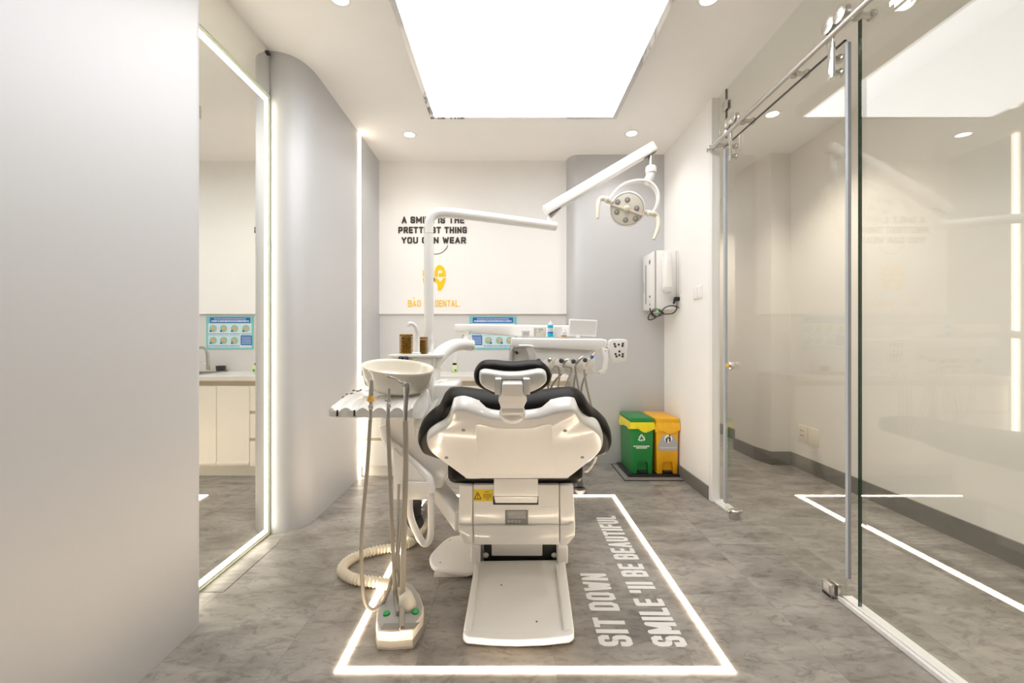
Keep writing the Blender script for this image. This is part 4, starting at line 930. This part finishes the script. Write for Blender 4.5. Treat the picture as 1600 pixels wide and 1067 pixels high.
obj('spout', M().tube([(.02, 3.80, .804), (.022, 3.80, .90), (.025, 3.79, .98), (.03, 3.76, 1.015), (.035, 3.71, 1.02), (.037, 3.68, .99)], [.016, .014, .012, .011, .011, .011], 12, 5), STEEL, fa)
obj('base', M().lathe((.02, 3.80, .8045), [(.026, 0), (.026, .006), (.019, .014)], (0, 0, 1), 18), STEEL, fa)
obj('lever', M().tube([(.02, 3.80, .86), (.045, 3.795, .87), (.075, 3.785, .89)], .007, 8), STEEL, fa)
ca = thing('soap_dish', 'small dark cup beside the faucet on the worktop', 'cup', (-.085, 3.80, .804))
obj('cup', M().lathe((-.085, 3.815, .8045), [(.03, 0), (.035, .004), (.04, .05), (.036, .05), (.03, .01)], (0, 0, 1), 18), DARK, ca)
di = thing('reed_diffuser', 'pale green reed diffuser bottle with black collar on the worktop', 'reed diffuser', (-.465, 3.72, .804))
db = obj('bottle', M().box((-.492, 3.695, .8045), (-.440, 3.747, .868), .006, 2), LGREEN, di)
obj('bottle_label', M().lathe((-.455, 3.6945, .823), [(.010, 0), (.010, .0008)], (0, -1, 0), 12), GREENB, db)
obj('collar', M().lathe((-.466, 3.721, .868), [(.018, 0), (.018, .016), (.014, .018)], (0, 0, 1), 16), BLACK, di)
for dx in (-.016, .002, .014): obj('reed', M().cyl((-.466+dx*.3, 3.721, .88), (-.466+dx*1.3, 3.721+dx*.4, .99), .003, seg=6), WPL, di)

# poster with hand washing steps
po = thing('poster', 'teal and blue hand washing poster on the grey wall above the worktop', 'poster', P(770, 520, YB))
pa, pb = P(733.5, 546, YB-.003), P(807.5, 494, YB-.003)
W_, H_ = pb.x-pa.x, pb.z-pa.z
obj('sheet', M().box((pa.x, YB-.003, pa.z), (pb.x, YB-.0005, pb.z)), PTEAL, po)
def pr(u0, v0, u1, v1, d_=.0034): return (pa.x+u0*W_, YB-d_, pa.z+v0*H_), (pa.x+u1*W_, YB-.0029, pa.z+v1*H_)
obj('pale_field', M().box(*pr(.04, .05, .96, .78)), PPALE, po)
hb_ = obj('heading_band', M().box(*pr(.07, .80, .92, .96, .0038)), PBLUE, po)
m = M(); u = .10
while u < .89:
    wd_ = random.choice([.010, .014, .018]); m.box(*pr(u, .83, min(u+wd_, .89), .875, .0041)); u += wd_+random.choice([.005, .005, .012])
u = .16
while u < .82:
    wd_ = random.choice([.008, .012]); m.box(*pr(u, .905, min(u+wd_, .84), .93, .0041)); u += wd_+.006
obj('print', m, PWHITE, hb_)
def step(u, v):
    c_ = V((pa.x+u*W_, YB-.0034, pa.z+v*H_))
    s_ = obj('step_picture', M().lathe(c_, [(.033, 0), (.033, .0006)], (0, -1, 0), 24), PTEAL, po)
    obj('hands', M().lathe(c_+V((random.uniform(-.004, .004), -.0006, 0)), [(.024, 0), (.023, .0005)], (0, -1, 0), 12, sx=.95, sy=.75), PSKIN, s_)
    obj('number_dot', M().lathe(c_+V((.023, -.0006, -.023)), [(.010, 0), (.010, .0005)], (0, -1, 0), 12), PBLUE, s_)
    m = M(); x = c_.x-.045
    while x < c_.x+.045:
        wd_ = random.uniform(.006, .012); m.box((x, YB-.0038, c_.z-.052), (x+wd_, YB-.0033, c_.z-.046)); m.box((x+.004, YB-.0038, c_.z-.064), (x+wd_, YB-.0033, c_.z-.059)); x += wd_+.004
    obj('caption', m, PBLUE, s_)
for u in (.16, .40, .63, .85): step(u, .63)
for u in (.40, .63, .85): step(u, .27)
bb = obj('notice_box', M().box(*pr(.03, .13, .27, .42, .0038)), PBLUE, po)
m = M()
for r in range(5):
    v = .17+.048*r; u = .05
    while u < .24:
        wd_ = random.uniform(.012, .03); m.box(*pr(u, v, min(u+wd_, .25), v+.02, .0041)); u += wd_+.007
obj('print', m, PPALE, bb)

# ------------------------------------------------------------------ right wall: dispenser cabinet, soap bottle, cord, switch
wc = thing('towel_dispenser', 'white wall box with slotted door in the corner above the bins', 'dispenser', (1.28, 3.56, 1.34))
xw = 1.190; ya, yb_ = 3.41, 3.705; zb, zt_ = 1.338, 1.813
obj('case', M().box((xw+.012, ya, zb), (XR-.0005, yb_, zt_), .004, 2), WPL2, wc)
dd = obj('door', M().box((xw-.004, ya+.022, zb+.004), (xw+.012, yb_-.004, zt_-.002), .004, 2), WPL2, wc)
obj('door_gap', M().box((xw+.006, ya+.004, zb+.01), (xw+.0125, ya+.022, zt_-.004)), GREYPL, wc)
obj('slot', M().box((xw-.0055, 3.615, zb+.06), (xw-.003, 3.627, zt_-.085)), DARK, dd)
obj('window_slot', M().box((xw-.0055, 3.672, zb+.16), (xw-.003, 3.682, zb+.25)), GREYPL, dd)
obj('red_emblem', M().prism([(xw-.0052, 3.515, 1.762), (xw-.0052, 3.545, 1.740), (xw-.0052, 3.530, 1.715), (xw-.0052, 3.503, 1.735)], (.002, 0, 0)), pm('dark_red', (.30, .05, .03), .4), dd)
for z_, mt in ((1.44, PBLUE), (1.40, PPALE), (1.375, PGREY)): obj('sticker', M().box((xw-.0052, 3.505, z_), (xw-.003, 3.535, z_+.018)), mt, dd)
obj('case_line', M().box((1.36, ya-.0012, zb+.004), (1.363, ya+.002, zt_-.004)), GREYPL, wc)
nz = obj('nozzle', M().box((1.20, 3.44, zb-.022), (1.245, 3.52, zb+.002), .004), IVORY, wc)
obj('indicator', M().lathe((1.222, 3.440, zb-.008), [(.010, 0), (.008, .004)], (0, -1, 0), 12), GLED, nz, label='small green light')
sd = thing('soap_dispenser', 'white translucent soap bottle dispenser in front of the wall box', 'dispenser', (1.29, 3.35, 1.47))
cx_ = 1.272
obj('bottle', M().lathe((cx_, 3.355, 1.55), [(.043, -.06), (.040, -.02), (.034, .1), (.030, .22), (.020, .236)], (0, 0, 1), 24, sx=1, sy=.7), WPL, sd)
obj('push_cup', M().lathe((cx_, 3.355, 1.462), [(.014, -.002), (.030, .004), (.042, .024), (.043, .046), (.036, .05)], (0, 0, 1), 24, sy=.75), LGREY, sd)
obj('wall_bracket', M().box((cx_-.03, 3.375, 1.50), (cx_+.03, 3.4095, 1.76), .006, 2), WPL, sd)
so = thing('wall_socket', 'white wall socket holding the black plug below the wall box', 'socket', (XR, 3.39, 1.40))
pz_ = P(1062, 468, 3.39).z
obj('plate', M().box((XR-.008, 3.345, pz_-.045), (XR, 3.408, pz_+.045), .003), WPL2, so)
pc = thing('power_cord', 'black plug and looped power cord hanging below the wall box', 'cord', (1.36, 3.38, pz_))
obj('plug', M().box((XR-.045, 3.36, pz_-.012), (XR-.008, 3.40, pz_+.02), .006, 2).tube([(XR-.042, 3.375, pz_), (XR-.055, 3.372, pz_-.035)], [.011, .006], 10), BLACK, pc)
def cc_(pts, Y): return [P(985+x/8.21, 375+y/8.21, Y) for x, y in pts]
obj('cable', M().tube(cc_([(597, 840), (592, 890), (560, 930), (500, 948), (420, 945), (380, 900), (320, 885), (270, 925), (290, 975), (340, 985), (385, 945), (430, 880), (480, 850), (540, 842), (575, 848)], 3.37)+[P(1062, 481, 3.40)], .0045, 7, 4).tube(cc_([(250, 870), (262, 920), (300, 960), (330, 985), (290, 1015), (240, 1022), (228, 990), (260, 940), (330, 905), (400, 920), (420, 945), (370, 975)], 3.385), .0045, 7, 4), BLACK, pc)
ws = thing('wall_switch', 'white square switch plate on the right wall beside the jamb', 'switch', (XR, 3.05, 1.43))
obj('plate', M().box((XR-.009, 2.988, 1.385), (XR, 3.118, 1.48), .003), WPL2, ws)
for y_ in (2.992, 3.054): obj('rocker', M().box((XR-.013, y_+.003, 1.392), (XR-.008, y_+.057, 1.473), .002), WPL2, ws)
hs2 = thing('hall_socket', 'cream double wall socket low on the hallway wall', 'socket', (XH, 3.47, .305))
pl_ = obj('plate', M().box((XH-.009, 3.355, .235), (XH, 3.585, .375), .003), IVORY, hs2)
for y_ in (3.55, 3.525):
    for z_ in (.33, .29): obj('socket_hole', M().box((XH-.0102, y_-.004, z_-.006), (XH-.0085, y_+.004, z_+.006)), DARK, pl_)
obj('plate_seam', M().box((XH-.0095, 3.468, .238), (XH-.0085, 3.472, .372)), GREYPL, hs2)

# ------------------------------------------------------------------ bins
ht = thing('floor_hatch', 'square grey floor hatch with dark border under the bins', 'floor hatch', (1.15, 3.5, 0))
hx0, hx1, hy0, hy1 = .905, 1.366, 3.265, 3.70
obj('plate', M().box((hx0, hy0, .0005), (hx1, hy1, .003)), BASEB if False else TAUPE, ht)
m = M()
for lo, hi in (((hx0, hy0), (hx1, hy0+.010)), ((hx0, hy1-.008), (hx1, hy1)), ((hx0, hy0), (hx0+.007, hy1)), ((hx0+.03, hy0+.055), (hx1, hy0+.058))): m.box((*lo, .0005), (*hi, .0045))
obj('border', m, DARK, ht)
tr_ = thing('bin_tray', 'shallow black tray holding the green and yellow bins', 'tray', (1.17, 3.53, .003))
obj('tray', M().box((.955, 3.345, .0048), (1.366, 3.70, .02), .005, 2), BLACK, tr_)
def bin_(name, label, x0, x1, mat, bagmat):
    ya, yb2_ = 3.375, 3.695; zt2 = .452; z0 = .0205; wv = x1-x0
    b = thing(name, label, 'bin', ((x0+x1)/2, 3.53, z0), 'pedal bins in the corner')
    i_ = .008
    bd = obj('body', M().rings([[V((x0+i_, ya+.03, z0)), V((x1-i_, ya+.03, z0)), V((x1-i_, yb2_-.01, z0)), V((x0+i_, yb2_-.01, z0))], [V((x0, ya+.03, .42)), V((x1, ya+.03, .42)), V((x1, yb2_, .42)), V((x0, yb2_, .42))]]), mat, b)
    nx0, nx1 = x0+wv*.29, x1-wv*.25; nz_ = .115
    f = [(x0+i_, z0), (nx0-.004, z0), (nx0, nz_-.012), (nx0+.012, nz_), (nx1-.012, nz_), (nx1, nz_-.012), (nx1+.004, z0), (x1-i_, z0), (x1, .42), (x0, .42)]
    fp = obj('front_panel', M().prism([(x, ya, z) for x, z in f], (0, .031, 0), .003, 2, .6), mat, b)
    obj('pedal', M().box((nx0+.008, ya+.0, z0+.002), (nx1-.008, ya+.028, z0+.022), .004), BLACK, b)
    obj('recess_back', M().box((nx0+.002, ya+.024, z0), (nx1-.002, ya+.0295, nz_)), mat, b)
    ld = obj('lid', M().prism([(x0-.004, ya-.006, .432), (x1+.004, ya-.006, .432), (x1+.004, ya-.006, .458), (x1-.006, ya-.004, .466), (x0+.006, ya-.004, .466), (x0-.004, ya-.006, .458)], (0, yb2_-ya+.004, 0), .004, 2), mat, b)
    # bag skirt
    rs = []
    n = 56; zlow = .362 if bagmat is BAGY else .352
    per = []
    for k in range(n):
        t = k/n*4; s = int(t); u = t-s
        per.append([(x0+wv*u, ya), (x1, ya+(yb2_-ya)*u), (x1-wv*u, yb2_), (x0, yb2_-(yb2_-ya)*u)][s])
    for zz, off in ((.438, .002), (.41, .007), (.38, .009), (zlow, .007)):
        r = []
        for k, (x, y) in enumerate(per):
            ox = off+.003*math.sin(k*2.1+zz*40)
            cx2, cy2 = (x0+x1)/2, (ya+yb2_)/2
            dx = ox*(1 if x > cx2 else -1)*(1 if abs(x-cx2) > wv/2-.001 else (abs(x-cx2)/(wv/2))); dy = ox*(1 if y > cy2 else -1)*(1 if abs(y-cy2) > (yb2_-ya)/2-.001 else abs(y-cy2)/((yb2_-ya)/2))
            zd = 0
            if zz == zlow: zd = .012*math.sin(k*.55)+(.035*max(0, (cx2-x)/wv+.1)*(1 if bagmat is BAGY and y < cy2 else 0))
            r.append(V((x+dx, min(y+dy, 3.703), zz+zd)))
        rs.append(r)
    obj('bag_liner', M().rings(rs, False, False), bagmat, b, 80)
    return b, fp, ya
g1, fp, ya = bin_('pedal_bin', 'green pedal bin with white recycling arrows and yellow bag', .985, 1.165, GREEN, BAGY)
def bn(X_, Y_): return P(950+X_/7.62, 620+Y_/7.62, ya)
cxr = bn(400, 492); m = M(); yq = ya-.0012
for k in range(3):
    a0 = k*2*PI/3
    def rt(x, z): return V((cxr.x+(x*math.cos(a0)-z*math.sin(a0)), yq, cxr.z+(x*math.sin(a0)+z*math.cos(a0))))
    m.prism([rt(-.020, .008), (rt(-.008, .029)), rt(.006, .029), rt(.002, .018), rt(-.004, .018), rt(-.011, .004)], (0, .002, 0))
    m.prism([rt(.004, .033), rt(.014, .012), rt(.023, .017), rt(.018, .003), rt(.003, .006), rt(.008, .010), rt(-.002, .027)], (0, .002, 0))
obj('recycling_symbol', m, PWHITE, fp)
m = M()
for y_, x0_, x1_ in ((588, 305, 495), (608, 335, 465)):
    x = x0_
    while x < x1_:
        wd_ = random.uniform(8, 18); m.prism([bn(x, y_-7), bn(min(x+wd_, x1_), y_-7), bn(min(x+wd_, x1_), y_+7), bn(x, y_+7)], (0, -.001, 0)); x += wd_+5
obj('print', m, PWHITE, fp)
g2, fp, ya = bin_('pedal_bin', 'yellow pedal bin with grey litter sign and amber bag', 1.187, 1.366, YELL, BAGO)
def q2(X_, Y_, h=0): p = bn(X_, Y_); return V((p.x, ya-h, p.z))
sg_ = obj('grey_sign', M().prism([q2(650, 455), q2(785, 455), q2(830, 560), q2(832, 640), q2(595, 640), q2(597, 570)], (0, -.001, 0)), PGREY, fp, label='grey trapezoid litter sign')
obj('sign_disc', M().lathe(q2(717, 497, .001), [(.0325, 0), (.0325, .0006)], (0, -1, 0), 24), PWHITE, sg_)
m = M()
m.prism([q2(685, 490, .0016), q2(710, 490, .0016), q2(705, 540, .0016), q2(690, 540, .0016)], (0, -.0005, 0))
m.prism([q2(722, 478, .0016), q2(742, 472, .0016), q2(748, 535, .0016), q2(728, 535, .0016), q2(725, 500, .0016), q2(700, 482, .0016), q2(702, 475, .0016)], (0, -.0005, 0)).lathe(q2(733, 460, .0016), [(.007, 0), (.007, .0005)], (0, -1, 0), 12)
obj('litter_figure', m, INK, sg_)
m = M(); x = 615
while x < 815:
    wd_ = random.uniform(8, 18); m.prism([q2(x, 598, .001), q2(x+wd_, 598, .001), q2(x+wd_, 613, .001), q2(x, 613, .001)], (0, -.0005, 0)); x += wd_+5
obj('print', m, LGREY, sg_)
bpy.context.view_layer.update()
